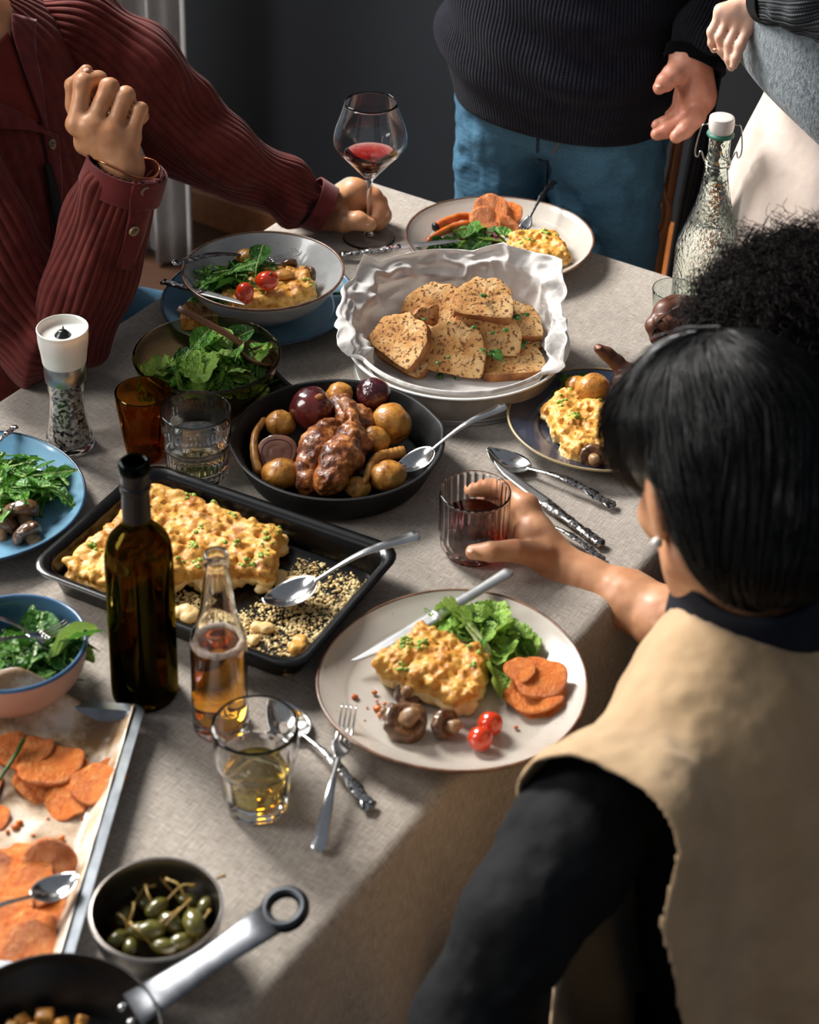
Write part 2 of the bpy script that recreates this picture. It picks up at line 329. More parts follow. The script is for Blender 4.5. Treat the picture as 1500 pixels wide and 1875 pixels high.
# ---------------------------------------------------------------- table and linen cloth
TL0, TL1, TW = -1.25, .80, .862                    # near end, far end, width
m_tw = mat('table_wood', '#6a4a30', .5, '#7d5a3c', 8, .3, .7, stretch=(1, 12, 12))
tb = thing('dining_table', 'long wooden dining table hidden under the linen cloth', 'table', tab((TL0+TL1)/2, TW/2, 0), TU)
cu0 = (TL0+TL1)/2; hl = (TL1-TL0)/2-.012; hw = TW/2-.012
mk('tabletop', *box((-hl, -hw, .71), (hl, hw, .7455), .004), m_tw, tb, smooth=False)
for a in (-1, 1):
    for b in (-1, 1): mk('leg', *box((a*(hl-.12)-.03, b*(hw-.1)-.03, 0), (a*(hl-.12)+.03, b*(hw-.1)+.03, .71), .005), m_tw, tb, smooth=False)
def cloth_mesh():
    L, W, RC = (TL1-TL0)/2, TW/2, .02
    per = []                                        # perimeter of the table top as (u, n, outward)
    def edge(a, b, k, o):
        for t in np.linspace(0, 1, k, endpoint=False): per.append((*(A3(*a)*(1-t)+A3(*b)*t), *o))
    def corner(c, a0, k=8):
        for t in np.linspace(a0, a0+math.pi/2, k, endpoint=False): per.append((c[0]+RC*math.cos(t), c[1]+RC*math.sin(t), math.cos(t), math.sin(t)))
    corner((L-RC, W-RC), 0); edge((L-RC, W), (-L+RC, W), 200, (0, 1)); corner((-L+RC, W-RC), math.pi/2); edge((-L, W-RC), (-L, -W+RC), 84, (-1, 0))
    corner((-L+RC, -W+RC), math.pi); edge((-L+RC, -W), (L-RC, -W), 200, (0, -1)); corner((L-RC, -W+RC), 1.5*math.pi); edge((L, -W+RC), (L, W-RC), 84, (1, 0))
    per = np.array(per); n = len(per); arc = np.concatenate([[0], np.cumsum(np.linalg.norm(np.diff(per[:, :2], axis=0), axis=1))]); tot = arc[-1]+.02
    prof = []                                       # (in/out offset, z, path length) beyond the flat top
    R = .016
    for a in np.linspace(0, math.pi/2, 7): prof.append((-R+R*math.sin(a), -R+R*math.cos(a), R*a))
    d0 = prof[-1][2]
    drop = np.linspace(.012, .46, 30)
    rows = [(k, 0, 0, 'top') for k in np.linspace(.02, 1, 46)]
    V, UV = [], []
    for k, *_ in rows:
        off = -R; x = (per[:, 0]+per[:, 2]*off)*k; y = (per[:, 1]+per[:, 3]*off)*k; V.append(np.stack([x, y, 0*x], -1)); UV.append(np.stack([x, y], -1))
    for o, z, l in prof[1:]:
        x = per[:, 0]+per[:, 2]*o; y = per[:, 1]+per[:, 3]*o; V.append(np.stack([x, y, 0*x+z], -1)); UV.append(per[:, :2]+per[:, 2:]*(l-R))
    ph = arc/tot*2*math.pi
    for d in drop:
        g = min(1, d/.3); wv = g*(.018*np.sin(ph*19+1.2*np.sin(ph*3))+.010*np.sin(ph*37+2)+.006*np.sin(ph*61))+.014*g
        o = np.maximum(wv, -.008); x = per[:, 0]+per[:, 2]*o; y = per[:, 1]+per[:, 3]*o; V.append(np.stack([x, y, 0*x-R-d], -1)); UV.append(per[:, :2]+per[:, 2:]*(d0+d-R))
    V = np.array(V); nr = len(V); V = V.reshape(-1, 3); UV = np.array(UV).reshape(-1, 2)
    q = np.abs(V[:, 2]) < 1e-6; P = V[:, :2]; cz = .0016*np.clip(vn(np.stack([P[:, 0]*5, P[:, 1]*9, 0*P[:, 0]], -1)), 0, 1)+.0010*np.clip(vn(np.stack([P[:, 0]*16+P[:, 1]*9, P[:, 1]*14, 0*P[:, 0]+5], -1)), 0, 1)
    V[q, 2] += cz[q]*.0   # the top stays flat: things stand on it; the creases are in the material
    F = gridf(n, nr, True).tolist(); F.append(tuple(range(n)))
    return V, F, UV
V, F, UV = cloth_mesh()
mc = N('linen'); mc.set(rough=.95, sheen=.25, spec=.2)
wx = mc.noise(1, 3, .65, True, (55, 760, 1)); wy = mc.noise(1, 3, .65, True, (760, 55, 1)); wv = mc.math('ADD', wx, wy)
big = mc.noise(1, 3, .6, True, (5, 7, 1))
c1 = mc.ramp(mc.math('MULTIPLY', wv, .5), [(.38, '#766d63'), (.5, '#9d9388'), (.62, '#bdb4a9')])
mc.col(mc.mix(.25, c1, mc.ramp(big, [(.3, '#8d8378'), (.7, '#a69d92')])))
mc.bump(mc.noise(1, 3, .5, True, (14, 22, 1)), .35, .006); mc.bump(mc.noise(1, 2, .5, True, (60, 38, 1)), .25, .0016); mc.bump(wv, .8, .001)
cl = mk('tablecloth', V, F, mc.m, uv=UV); cl.matrix_world = basis(tab(cu0, TW/2, TZ), TU)
# local y of that frame runs along -TN, which the cloth does not mind: it is symmetric
tag(cl, 'rumpled natural grey linen tablecloth draped over the long table', 'tablecloth')
# ---------------------------------------------------------------- crockery, glass, pans, cutlery
def basisX(O, X, up=(0, 0, 1), s=1.0):
    X = np.asarray(X, float); X = X/np.linalg.norm(X); Z = A3(*up); Z = Z-X*(Z@X); return basis(O, X, Z/np.linalg.norm(Z), s)
def rrect(hx, hy, rc, k=6):
    P = []
    for cx, cy, a in ((hx-rc, hy-rc, 0), (-hx+rc, hy-rc, 1), (-hx+rc, -hy+rc, 2), (hx-rc, -hy+rc, 3)):
        for t in np.linspace(0, math.pi/2, k): P.append((cx+rc*math.cos(a*math.pi/2+t), cy+rc*math.sin(a*math.pi/2+t)))
    return np.array(P)
def rloft(rows, k=6, cap0=True, cap1=True):       # rows (hx, hy, rc, z)
    V = []; 
    for hx, hy, rc, z in rows: P = rrect(hx, hy, rc, k); V.append(np.column_stack([P, np.full(len(P), z)]))
    n = 4*k; F = gridf(n, len(rows), True).tolist()
    if cap0: F.append(tuple(range(n-1, -1, -1)))
    if cap1: F.append(tuple(range((len(rows)-1)*n, len(rows)*n)))
    return np.vstack(V), F
def poly(n, amt):                                  # facets: amt(z) blends a circle into an n-gon
    def mod(R, z, t):
        a = amt(z); p = np.cos(math.pi/n)/np.cos((t % (2*math.pi/n))-math.pi/n); return R*(1-a+a*p), z+0*t
    return mod
m_steel = mat('polished_steel', '#c9c8c6', .16, '#b9b8b6', 40, metal=1.0)
m_orn = N('ornate_silver'); m_orn.set(metal=1.0, rough=.2); m_orn.col(m_orn.ramp(m_orn.noise(260, 3), [(.38, '#3f3d3c'), (.52, '#c4c2bf')])); m_orn.bump(m_orn.noise(240, 2), .5, .0012); m_orn = m_orn.m
m_dark = mat('dark_silver', '#4a4848', .28, '#7a7776', 160, metal=1.0, bump=(200, .4, .001))
m_brushed = mat('brushed_steel', '#8f8f8f', .34, '#a3a3a3', 90, metal=1.0)
m_stone = N('stoneware_glaze'); m_stone.set(rough=.22, coat=.3, crough=.08)
m_stone.col(m_stone.mix(m_stone.ramp(m_stone.voro(95), [(.05, 1.0), (.10, 0.0)]), m_stone.ramp(m_stone.noise(9, 4), [(.3, '#aaa196'), (.7, '#bdb5aa')]), '#8a7866')); m_stone.bump(m_stone.noise(18, 2), .12, .003); m_stone = m_stone.m
m_rim = mat('rim_brown', '#5a3f30', .3, '#7b5a45', 60)
m_bluegl = N('blue_glaze'); m_bluegl.set(rough=.16, coat=.4, crough=.05); m_bluegl.col(m_bluegl.ramp(m_bluegl.noise(7, 3), [(.3, '#4f7b98'), (.75, '#769db2')])); m_bluegl = m_bluegl.m
m_bluerim = mat('blue_rim', '#1f3c56', .25, '#24323f', 50)
m_navy = mat('navy_glaze', '#262c3a', .25, '#30384a', 12, coat=.3)
m_tan = mat('tan_rim', '#9b8a68', .3)
def plate(name, label, c, r, m, mrim, h=.026, wob=0.012, ph=0.0, flat=.72, group=None, well=None):
    P = at(*c, h); P[2] = TZ+.0015; t = thing(name, label, 'plate', P, TU, group=group)
    def mod(R, z, a): return R*(1+wob*np.cos(2*a+ph)+wob*.5*np.sin(3*a+ph)), z+(R/r)**3*.003*np.sin(2*a+ph*2)*(wob > 0)
    inn = [(r*.93, h*.84), (r*flat+.012, h*.5), (r*flat, .0095), (r*.4, .0075), (0, .0075)] if not well else [(r*.97, h*.97), (r*.74, h*.66), (r*.66, h*.5), (r*.62, .009), (r*.3, .007), (0, .007)]
    prof = cr([(0, 0), (r*.3, 0), (r*.62, 0), (r*.68, .0035), (r*.90, h*.62), (r*.985, h*.93), (r, h)], 30).tolist()+cr([(r, h), (r-.0015, h+.0015)]+inn, 40).tolist()[1:]
    V, F = lathe(prof, 96, mod); mk('dish', V, F, m, t)
    a = np.linspace(0, 2*math.pi, 97)[:-1]; R, z = mod(np.full(96, r-.0005), np.full(96, h+.0005), a)
    P3 = np.stack([R*np.cos(a), R*np.sin(a), z], -1); V, F = tube(np.vstack([P3, P3[:1]]), .0019, 6, caps=False); mk('rim', V, F, mrim, t); return t
near_plate = plate('dinner_plate', 'oval beige stoneware plate with gratin, mushrooms and cherry tomatoes in front of the beige vest', (829, 1243), .1415, m_stone, m_rim, ph=.6)
far_plate = plate('dinner_plate', 'beige stoneware plate with carrots, salad and a silver fork beside the blue jeans', (916, 437), .1375, m_stone, m_rim, ph=2.0)
blue_under = plate('dinner_plate', 'blue glazed plate underneath the grey bowl', (475, 546), .136, m_bluegl, m_bluerim, .024, .004)
blue_left = plate('dinner_plate', 'blue glazed plate with rocket salad and fried mushrooms beside the pepper mill', (-52, 913), .1335, m_bluegl, m_bluerim, .026, .006)
navy_plate = plate('dinner_plate', 'dark navy plate with tan rim beside the black haired person', (1098, 767), .117, m_navy, m_tan, .024, .0, well=1)
# grey bowl on the blue plate
P = at(482, 500, .075); P[2] = TZ+.013; bowl = thing('pasta_bowl', 'deep grey stoneware bowl with tomatoes and rocket standing on a blue plate', 'bowl', P)
m_bowl = N('bowl_glaze'); m_bowl.set(rough=.25, coat=.3, crough=.06); m_bowl.col(m_bowl.mix(m_bowl.ramp(m_bowl.voro(70), [(.05, 1.0), (.1, 0.0)]), m_bowl.ramp(m_bowl.noise(12, 5), [(.35, '#8d8f90'), (.65, '#a9aaa8')]), '#6c665f')); m_bowl = m_bowl.m
rb = .1115
mk('dish', *lathe(cr([(0, 0), (.035, 0), (.043, .002), (.06, .012), (.09, .036), (rb, .066)], 26).tolist()+cr([(rb-.001, .068), (rb-.004, .066), (.085, .038), (.055, .016), (.03, .0105), (0, .010)], 26).tolist(), 80, lambda R, z, t: (R*(1+.006*np.cos(2*t)), z+0*t)), m_bowl, bowl)
a = np.linspace(0, 2*math.pi, 81); mk('rim', *tube(np.stack([(rb-.0015)*(1+.006*np.cos(2*a))*np.cos(a), (rb-.0015)*(1+.006*np.cos(2*a))*np.sin(a), 0*a+.0672], -1), .002, 6, caps=False), m_rim, bowl)
BOWL_O = P
# small blue bowl near the steel sheet
P = at(22, 1178, .068); P[2] = TZ+.001; sb = thing('salad_bowl', 'small bowl glazed blue inside and pink outside with green salad and servers', 'bowl', P); SB_O = P
rs = rad(at(22, 1178, .06), 276); m_pink = mat('pink_clay', '#b08f80', .45, '#c2a394', 14); m_bluein = mat('blue_inside', '#33506f', .2, '#45678a', 10, coat=.3)
mk('dish', *lathe(cr([(0, 0), (.035, 0), (.042, .003), (rs*.9, .035), (rs, .068)], 22), 64), m_pink, sb); mk('glaze', *lathe(cr([(rs, .068), (rs-.003, .0705), (rs-.006, .066), (rs*.84, .035), (.03, .008), (0, .007)], 22), 64), m_bluein, sb)
# cast iron skillet
m_iron = mat('cast_iron', '#050505', .5, '#0b0b0b', 60, bump=(150, .25, .0008), spec=.25)
P = at(619, 806, .045); P[2] = TZ+.001; R0 = .1325; sk = thing('skillet', 'black cast iron skillet full of roast chicken, onions and potatoes', 'skillet', P); SK_O = P
def lips(R, z, t): return R*(1+.03*np.clip(z/.05, 0, 1)**3*(np.exp(-(np.sin((t-.25)/2)/.07)**2)+np.exp(-(np.sin((t-math.pi-.1)/2)/.07)**2))), z+0*t
mk('pan', *lathe(cr([(0, 0), (.09, 0), (.104, .002), (.112, .008), (.124, .034), (R0-.001, .047)], 26).tolist()+cr([(R0-.001, .0485), (R0-.004, .049), (R0-.007, .047), (.118, .034), (.107, .010), (.1, .0065), (0, .006)], 26).tolist(), 96, lips), m_iron, sk)
hd = at(492, 690, .035)-P; hd[2] = 0; hd /= np.linalg.norm(hd); hn = A3(-hd[1], hd[0], 0); up = A3(0, 0, .030)
hp = [hd*(R0-.012)+up, hd*(R0+.012)+up*1.05]; arm = lambda s: [hd*(R0-.015)+hn*s*.026+up*.95, hd*(R0+.006)+hn*s*.016+up, hd*(R0+.03)+hn*s*.010+up*1.1, hd*(R0+.05)+hn*s*.0095+up*1.15, hd*(R0+.078)+hn*s*.013+up*1.1, hd*(R0+.098)+hn*s*.012+up*1.0, hd*(R0+.108)+up*.97]
mk('handle', *join(tube(cr(arm(1), 26), .0058, 10, 1.0), tube(cr(arm(-1), 26), .0058, 10, 1.0), tube([hd*(R0-.01)+up, hd*(R0+.06)+up*1.12], [.016, .007], 10, .35, up=(0, 0, 1))), m_iron, sk)
# black roasting tray
m_enamel = mat('black_enamel', '#040404', .24, '#080808', 90, coat=.08, spec=.3)
def tray_at(cs, h): P = [at(*c, h) for c in cs]; C = sum(P)/4; X = (P[2]-P[1])+(P[3]-P[0]); Y = (P[1]-P[0])+(P[2]-P[3]); return C, X/2, Y/2
C, X, Y = tray_at([(46, 1040), (270, 850), (747, 1006), (540, 1238)], .036); hx, hy = np.linalg.norm(X)/2, np.linalg.norm(Y)/2
C[2] = TZ+.001; tr = thing('roasting_tray', 'black enamel roasting tray with half eaten cauliflower gratin', 'tray', C, X); TR_O, TR_M = C, tr.matrix_world.copy(); TRX, TRY = hx, hy
mk('tray', *rloft([(hx-.024, hy-.024, .02, 0), (hx-.02, hy-.02, .024, .002), (hx-.012, hy-.012, .026, .031), (hx-.003, hy-.003, .028, .0345), (hx, hy, .03, .0355), (hx+.0005, hy+.0005, .03, .037), (hx-.001, hy-.001, .03, .0385), (hx-.006, hy-.006, .028, .0385), (hx-.012, hy-.012, .026, .036), (hx-.015, hy-.015, .025, .032), (hx-.022, hy-.022, .022, .005), (hx-.028, hy-.028, .02, .0035)]), m_enamel, tr, flat_angle=.9)
# white enamel dish for the bread
m_white = mat('white_enamel', '#dcdad6', .22, coat=.3); m_greyout = mat('grey_enamel', '#8d8983', .3, '#9d9993', 30)
P = at(838, 622, .045); P[2] = TZ+.001; RD = rad(at(838, 622, .045), 412); bd = thing('baking_dish', 'round white enamel baking dish lined with paper and heaped with toasted bread', 'dish', P); BD_O = P
mk('dish', *lathe(cr([(0, .004), (RD*.84, .004), (RD*.88, .008), (RD*.95, .042), (RD-.002, .047), (RD, .0455), (RD-.002, .044)], 40), 80), m_white, bd)
mk('underside', *lathe(cr([(RD-.002, .044), (RD*.955, .040), (RD*.90, .004), (RD*.86, 0), (0, 0)], 24), 80), m_greyout, bd)
# steel baking sheet
c_tr, c_br, c_tl = at(267, 1298, .022), at(128, 1782, .022), at(-60, 1290, .022)
ex = c_br-c_tr; ex /= np.linalg.norm(ex); ey = np.cross(ex, A3(0, 0, 1)); SLX, SLY = .348, .30
C = c_tr+ex*(SLX/2-.005)+ey*(SLY/2); C[2] = TZ+.001
if (at(0, 1500)-c_tr)@ey < 0: ey = -ey; C = c_tr+ex*(SLX/2-.005)+ey*(SLY/2); C[2] = TZ+.001
bs = thing('baking_sheet', 'grey steel baking sheet with paper and roasted sweet potato slices', 'baking sheet', C, ex); BS_O, BS_X, BS_Y = C, ex, np.cross(A3(0, 0, 1), ex)
hx, hy = SLX/2, SLY/2; m_sheet = mat('sheet_steel', '#70757a', .35, '#868b90', 25, metal=.9)
mk('tray', *rloft([(hx-.012, hy-.012, .012, 0), (hx-.001, hy-.001, .012, .020), (hx, hy, .012, .0215), (hx-.001, hy-.001, .012, .0225), (hx-.011, hy-.011, .01, .0225), (hx-.0125, hy-.0125, .01, .021), (hx-.02, hy-.02, .01, .003), (hx-.024, hy-.024, .008, .0018)]), m_sheet, bs, flat_angle=.6)
# steel bowl of caperberries
P = at(287, 1668, .052); P[2] = TZ+.001; RC_ = rad(at(287, 1668, .052), 244); cp = thing('sauce_bowl', 'small steel bowl of pickled caperberries beside the baking sheet', 'bowl', P); CP_O = P
m_inside = mat('dull_steel', '#6b6560', .32, '#827b74', 20, metal=.95)
mk('dish', *lathe(cr([(0, 0), (RC_*.55, 0), (RC_*.74, .006), (RC_*.93, .03), (RC_, .053), (RC_+.0012, .0545)], 34), 72), m_brushed, cp); mk('lining', *lathe(cr([(RC_+.0012, .0545), (RC_-.001, .0555), (RC_-.003, .053), (RC_*.91, .03), (RC_*.72, .008), (RC_*.5, .003), (0, .003)], 40), 72), m_inside, cp)
# black frying pan cut by the frame
P = at(88, 1915, .05); P[2] = TZ+.001; RF = rad(at(88, 1915, .05), 425); fp = thing('frying_pan', 'black nonstick frying pan with a long steel handle', 'frying pan', P); FP_O = P
m_hnd = mat('handle_steel', '#7d7f83', .42, '#8d8f93', 60, metal=1.0); m_non = mat('nonstick', '#0b0b0c', .35, '#121212', 120)
mk('pan', *lathe(cr([(0, 0), (RF*.74, 0), (RF*.8, .004), (RF*.97, .044), (RF, .05)], 24).tolist()+cr([(RF-.001, .051), (RF-.003, .0505), (RF*.94, .04), (RF*.78, .007), (RF*.7, .004), (0, .004)], 24).tolist(), 80), m_non, fp)
h0, h1 = at(262, 1838, .045), at(556, 1642, .085); d = h1-h0; L = np.linalg.norm(d); d /= L; sd = np.cross(d, A3(0, 0, 1)); sd /= np.linalg.norm(sd)
hh = mk('handle', *join(tube([h0-d*.01-P, h0+d*L*.15-P, h0+d*L*.4-P, h0+d*L*.62-P, h0+d*L*.80-P], [.019, .0165, .0135, .0165, .0185], 14, .26, up=(0, 0, 1))), m_hnd, fp)
ring = np.array([h0+d*L*.88+math.cos(q)*d*L*.105+math.sin(q)*sd*.0180-P for q in np.linspace(0, 2*math.pi, 40)])
mk('hanging_loop', *tube(ring, .0052, 10, 1.0, caps=False), mat('dark_steel', '#303235', .4, metal=1.0), hh)
for k in (-1, 1): mk('rivet', *(lambda vf: (vf[0]+(P*0+(h0-P)-d*.016+sd*k*.009+A3(0, 0, .0)), vf[1]))(lathe([(0, .004), (.003, .003), (.0045, 0), (.0045, -.002), (0, -.002)], 12)), m_steel, fp)
# ---------------------------------------------------------------- glass
g_clear = glass('clear_glass'); g_water = glass('water', '#fbfdfc', 0, 1.33); g_red = glass('red_wine', '#c0304a', 0, 1.34, '#6a0a1a', 140)
g_thin = glass('thin_glass', '#f4f7f6', 0, 1.3)
def drinking(name, label, cat, base, top, w, inner, outer, mod=None, n=64, gm=None, liq=None):
    pass
# red wine glass
P = at(676, 437); P[2] = TZ+.0005; H = hgt(P, 187); rr = rad(P+A3(0, 0, H), 96); rw = rad(P+A3(0, 0, H*.66), 136); rbs = rad(P, 95)
wgl = thing('wine_glass', 'tall stemmed glass of red wine held by the stem', 'glass', P); WG_O = P; WG_H = H
zb = hgt(P, 322); zw = hgt(P, 264)
outp = cr([(0, 0), (rbs*.9, 0), (rbs, .0012), (rbs*.9, .0028), (.012, .0055), (.005, .010), (.0042, .03), (.0038, zb*.6), (.0042, zb-.012), (.010, zb), (rw*.62, zb+(zw-zb)*.52), (rw*.93, zw-.006), (rw, zw+.006), (rw*.97, zw+.022), ((rw+rr)/2, (zw+H)/2+.008), (rr, H)], 90)
ic = [(rr-.0009, H+.0004), ((rw+rr)/2-.0012, (zw+H)/2+.008), (rw*.97-.0012, zw+.022), (rw-.0013, zw+.006), (rw*.93-.0014, zw-.005), (rw*.62-.001, zb+(zw-zb)*.52+.0014), (.007, zb+.004), (0, zb+.003)]
inn = cr(ic, 50); mk('glass', *lathe(outp.tolist()+inn.tolist(), 72), g_clear, wgl)
zl = hgt(P, 281); li = [(r_-.0004, z_) for r_, z_ in inn[::-1] if z_ < zl]; li = [(0, li[0][1]+.0004)]+[(r_, z_+.0004) for r_, z_ in li[1:]]; li += [(li[-1][0]+.0008, zl), (li[-1][0]-.001, zl), (0, zl)]
m_wine = N('wine'); m_wine.t.nodes.remove(m_wine.b); gl = m_wine.n('ShaderNodeBsdfGlass', Roughness=0, IOR=1.33); gl.inputs[0].default_value = (1, .95, .95, 1); m_wine.l(gl.outputs[0], m_wine.out.inputs[0]); va = m_wine.n('ShaderNodeVolumeAbsorption', Density=150); va.inputs[0].default_value = (.80, .02, .05, 1); m_wine.l(va.outputs[0], m_wine.out.inputs[1]); m_wine = m_wine.m
mk('wine', *lathe(li, 72), m_wine, wgl)
def vessel(name, label, cat, base, top_y, rim_w, base_w, shape, mod, gm, wall=.0025, foot=.008, liq=None, lm=None, n=96):
    P = at(*base); P[2] = TZ+.0005; H = hgt(P, top_y); r1 = rad(P+A3(0, 0, H), rim_w); r0 = rad(P, base_w); t = thing(name, label, cat, P)
    o = cr([(0, .0012), (r0*.55, .0012), (r0*.92, 0), (r0, .003)]+[(r0+(r1-r0)*f, H*z) for z, f in shape]+[(r1-.0004, H-.0006)], 60); i = cr([(r1-wall*.45, H+.0004), (r1-wall*.9, H-.001)]+[(r0+(r1-r0)*f-wall, H*z) for z, f in shape[::-1]]+[(r0*.86-wall*.4, foot+.003), (r0*.6, foot), (0, foot)], 60)
    if mod: 
        V, F = lathe(np.vstack([o, i]), n, lambda R, z, a: mod(R, z, a, H, np.repeat((np.arange(120) < 60)[:, None], n, 1)))
    else: V, F = lathe(np.vstack([o, i]), n)
    mk('glass', V, F, gm, t)
    if liq:
        zl = H*liq; p = [(r_-.0005, z_+.0003) for r_, z_ in i[::-1] if z_ < zl]; p[0] = (0, p[0][1]); p += [(p[-1][0], zl), (0, zl)]; mk('drink', *lathe(p, 64), lm, t)
    return t, P, H
g_amber = glass('amber_glass', '#dcae6c', .0, 1.45)
def m_amber_mod(R, z, a, H, out): return R*(1-.035*np.abs(np.sin(8*a))*np.clip(1-(z/H-.72)/.08, 0, 1)*(~out)), z+0*a
vessel('tumbler', 'empty amber glass tumbler beside the salad bowl', 'glass', (267, 834), 716, 105, 66, [(.15, .18), (.5, .55), (.85, .9)], m_amber_mod, g_amber, .0028, .011)
def m_clear_mod(R, z, a, H, out):
    f = z/H; rings = .022*np.clip(np.sin((f-.48)*95), -.2, 1)*((f > .46) & (f < .70)); dia = .022*np.abs(np.sin(22*a+f*140)*np.sin(22*a-f*140))*((f > .72) & (f < .84)); ribs = .03*np.abs(np.sin(15*a))*(f < .46)*(f > .04)
    return R*(1+np.where(out, rings, 0))-R*np.where(out, ribs, 0)-R*np.where(~out, dia, 0), z+0*a
vessel('tumbler', 'clear ribbed glass tumbler of water in front of the salad bowl', 'glass', (362, 866), 750, 131, 112, [(.2, .25), (.45, .5), (.5, .72), (.7, .82), (.85, .95)], m_clear_mod, g_clear, .0034, .010, .55, g_water, 192)
g_gold = glass('cider', '#fffdf6', 0, 1.34, '#fcec70', 34)
def m_gold_mod(R, z, a, H, out):
    f = np.clip((.56-z/H)/.06, 0, 1); p = np.cos(math.pi/9)/np.cos(((a+.3) % (2*math.pi/9))-math.pi/9); w_ = f*out; return R*(1-w_+w_*p*1.02), z+0*a
vessel('tumbler', 'faceted clear tumbler of golden cider beside the beer bottle', 'glass', (470, 1470), 1326, 162, 118, [(.2, .2), (.45, .42), (.54, .62), (.6, .80), (.8, .93)], m_gold_mod, g_clear, .0036, .013, .42, g_gold)
def m_held_mod(R, z, a, H, out):
    f = z/H; fl = .028*np.abs(np.sin(14*a))*(f > .34)*(f < .97)*out; dd = .05*np.abs(np.sin(7*a+f*16)*np.sin(7*a-f*16))*(f <= .34)*(f > .02)*out; return R*(1-fl-dd), z+0*a
held, HELD_O, HELD_H = vessel('tumbler', 'fluted glass tumbler of red wine gripped by the bare hand', 'glass', (866, 1008), 899, 133, 106, [(.12, .55), (.34, .9), (.6, .86), (.85, .95)], m_held_mod, g_clear, .003, .016, .55, m_wine, 168)
vessel('tumbler', 'plain clear glass tumbler in front of the water bottle', 'glass', (1232, 600), 530, 88, 70, [(.3, .3), (.7, .7)], None, g_thin, .0016, .006)
# amber salad bowl
P = at(379, 651, .082); P[2] = TZ+.0005; rS = rad(at(379, 651, .082), 268); gsb = thing('salad_bowl', 'smoky amber glass bowl of lamb lettuce with a wooden spoon', 'bowl', P); GS_O = P
g_smoke = glass('smoky_glass', '#e4d6bc', 0, 1.45)
mk('dish', *lathe(cr([(0, .002), (.035, .002), (.040, 0), (.044, .004), (rS*.74, .030), (rS*.93, .060), (rS, .081), (rS+.0012, .084), (rS-.001, .0855), (rS-.003, .083), (rS*.91, .060), (rS*.70, .032), (.035, .0075), (0, .0065)], 70), 72), g_smoke, gsb)
# wine bottle
P = at(266, 1268); P[2] = TZ+.0005; H = hgt(P, 846); bo = thing('wine_bottle', 'tall dark olive wine bottle half full, standing by the roasting tray', 'bottle', P)
rB = rad(P+A3(0, 0, H*.4), 125); rN = rad(P+A3(0, 0, H*.85), 52); zs = hgt(P, 1012); zn = hgt(P, 966); zc = hgt(P, 944)
g_olive = glass('olive_glass', '#a08e40', 0, 1.45)
po = cr([(0, .012), (rB*.5, .006), (rB*.86, 0), (rB*.97, .003), (rB, .012), (rB, .06), (rB, zs*.7), (rB*1.0, zs-.010), (rB*.985, zs), (rB*.90, (zs*.5+zn*.5)), (rB*.66, zn-.004), (rN*1.10, zn+.006), (rN*.98, zn+.018), (rN*.93, H-.03), (rN*.93, H-.002)], 80)
pi = cr([(rN*.80, H-.001), (rN*.70, H-.01), (rN*.72, zn+.018), (rN*.84, zn+.005), (rB*.60, zn-.006), (rB*.84, (zs*.5+zn*.5)-.002), (rB*.925, zs-.002), (rB*.945, zs-.014), (rB*.945, zs*.6), (rB*.945, .06), (rB*.93, .014), (rB*.6, .014), (0, .02)], 60)
mk('glass', *lathe(po.tolist()+pi.tolist(), 64), g_olive, bo)
zl = hgt(P, 1110); li = [(r_-.0004, z_+.0003) for r_, z_ in pi[::-1] if z_ < zl]; li[0] = (0, li[0][1]); li += [(li[-1][0], zl), (0, zl)]
m_dkw = N('dark_wine'); m_dkw.t.nodes.remove(m_dkw.b); gl = m_dkw.n('ShaderNodeBsdfGlass', Roughness=0, IOR=1.34); m_dkw.l(gl.outputs[0], m_dkw.out.inputs[0]); va = m_dkw.n('ShaderNodeVolumeAbsorption', Density=700); va.inputs[0].default_value = (.3, .04, .03, 1); m_dkw.l(va.outputs[0], m_dkw.out.inputs[1])
mk('wine', *lathe(li, 56), m_dkw.m, bo)
m_foil = mat('black_foil', '#050506', .42, '#0b0b0c', 70, spec=.35)
mk('foil', *lathe(cr([(rN*1.03, zc-.002), (rN*1.02, zc+.01), (rN*.985, H-.036), (rN*1.08, H-.032), (rN*1.10, H-.027), (rN*.99, H-.024), (rN*1.0, H-.014), (rN*1.10, H-.012), (rN*1.11, H-.004), (rN*.98, H)], 60), 48), m_foil, bo)
mk('mouth', *lathe(cr([(rN*1.12, H-.009), (rN*1.13, H-.002), (rN*1.0, H+.0012), (rN*.76, H), (rN*.72, H-.012)], 16), 40), glass('dark_glass', '#55605c', .02), bo)
# beer bottle
P = at(404, 1326); P[2] = TZ+.0005; H = hgt(P, 1013); bb = thing('beer_bottle', 'clear glass bottle half full of amber beer', 'bottle', P)
rB = rad(P+A3(0, 0, H*.3), 104); zs = hgt(P, 1168); zn = hgt(P, 1112); rT = rad(P+A3(0, 0, H), 46); rM = rad(P+A3(0, 0, zn), 64)
po = cr([(0, .008), (rB*.6, .004), (rB*.9, 0), (rB, .005), (rB, .05), (rB*1.0, zs-.02), (rB*.985, zs), (rB*.80, zs*.55+zn*.45), (rM*1.12, zs*.2+zn*.8), (rM, zn+.004), ((rM+rT)/2*.95, (zn+H)/2), (rT*.92, H-.016), (rT*1.04, H-.012), (rT*1.06, H-.004), (rT*.95, H)], 70)
pi = cr([(rT*.78, H), (rT*.70, H-.012), ((rM+rT)/2*.78, (zn+H)/2), (rM*.86, zn+.004), (rM*.98, zs*.2+zn*.8), (rB*.73, zs*.55+zn*.45), (rB*.915, zs-.002), (rB*.93, zs-.022), (rB*.93, .05), (rB*.92, .014), (rB*.6, .012), (0, .014)], 56)
mk('glass', *lathe(po.tolist()+pi.tolist(), 64), g_clear, bb)
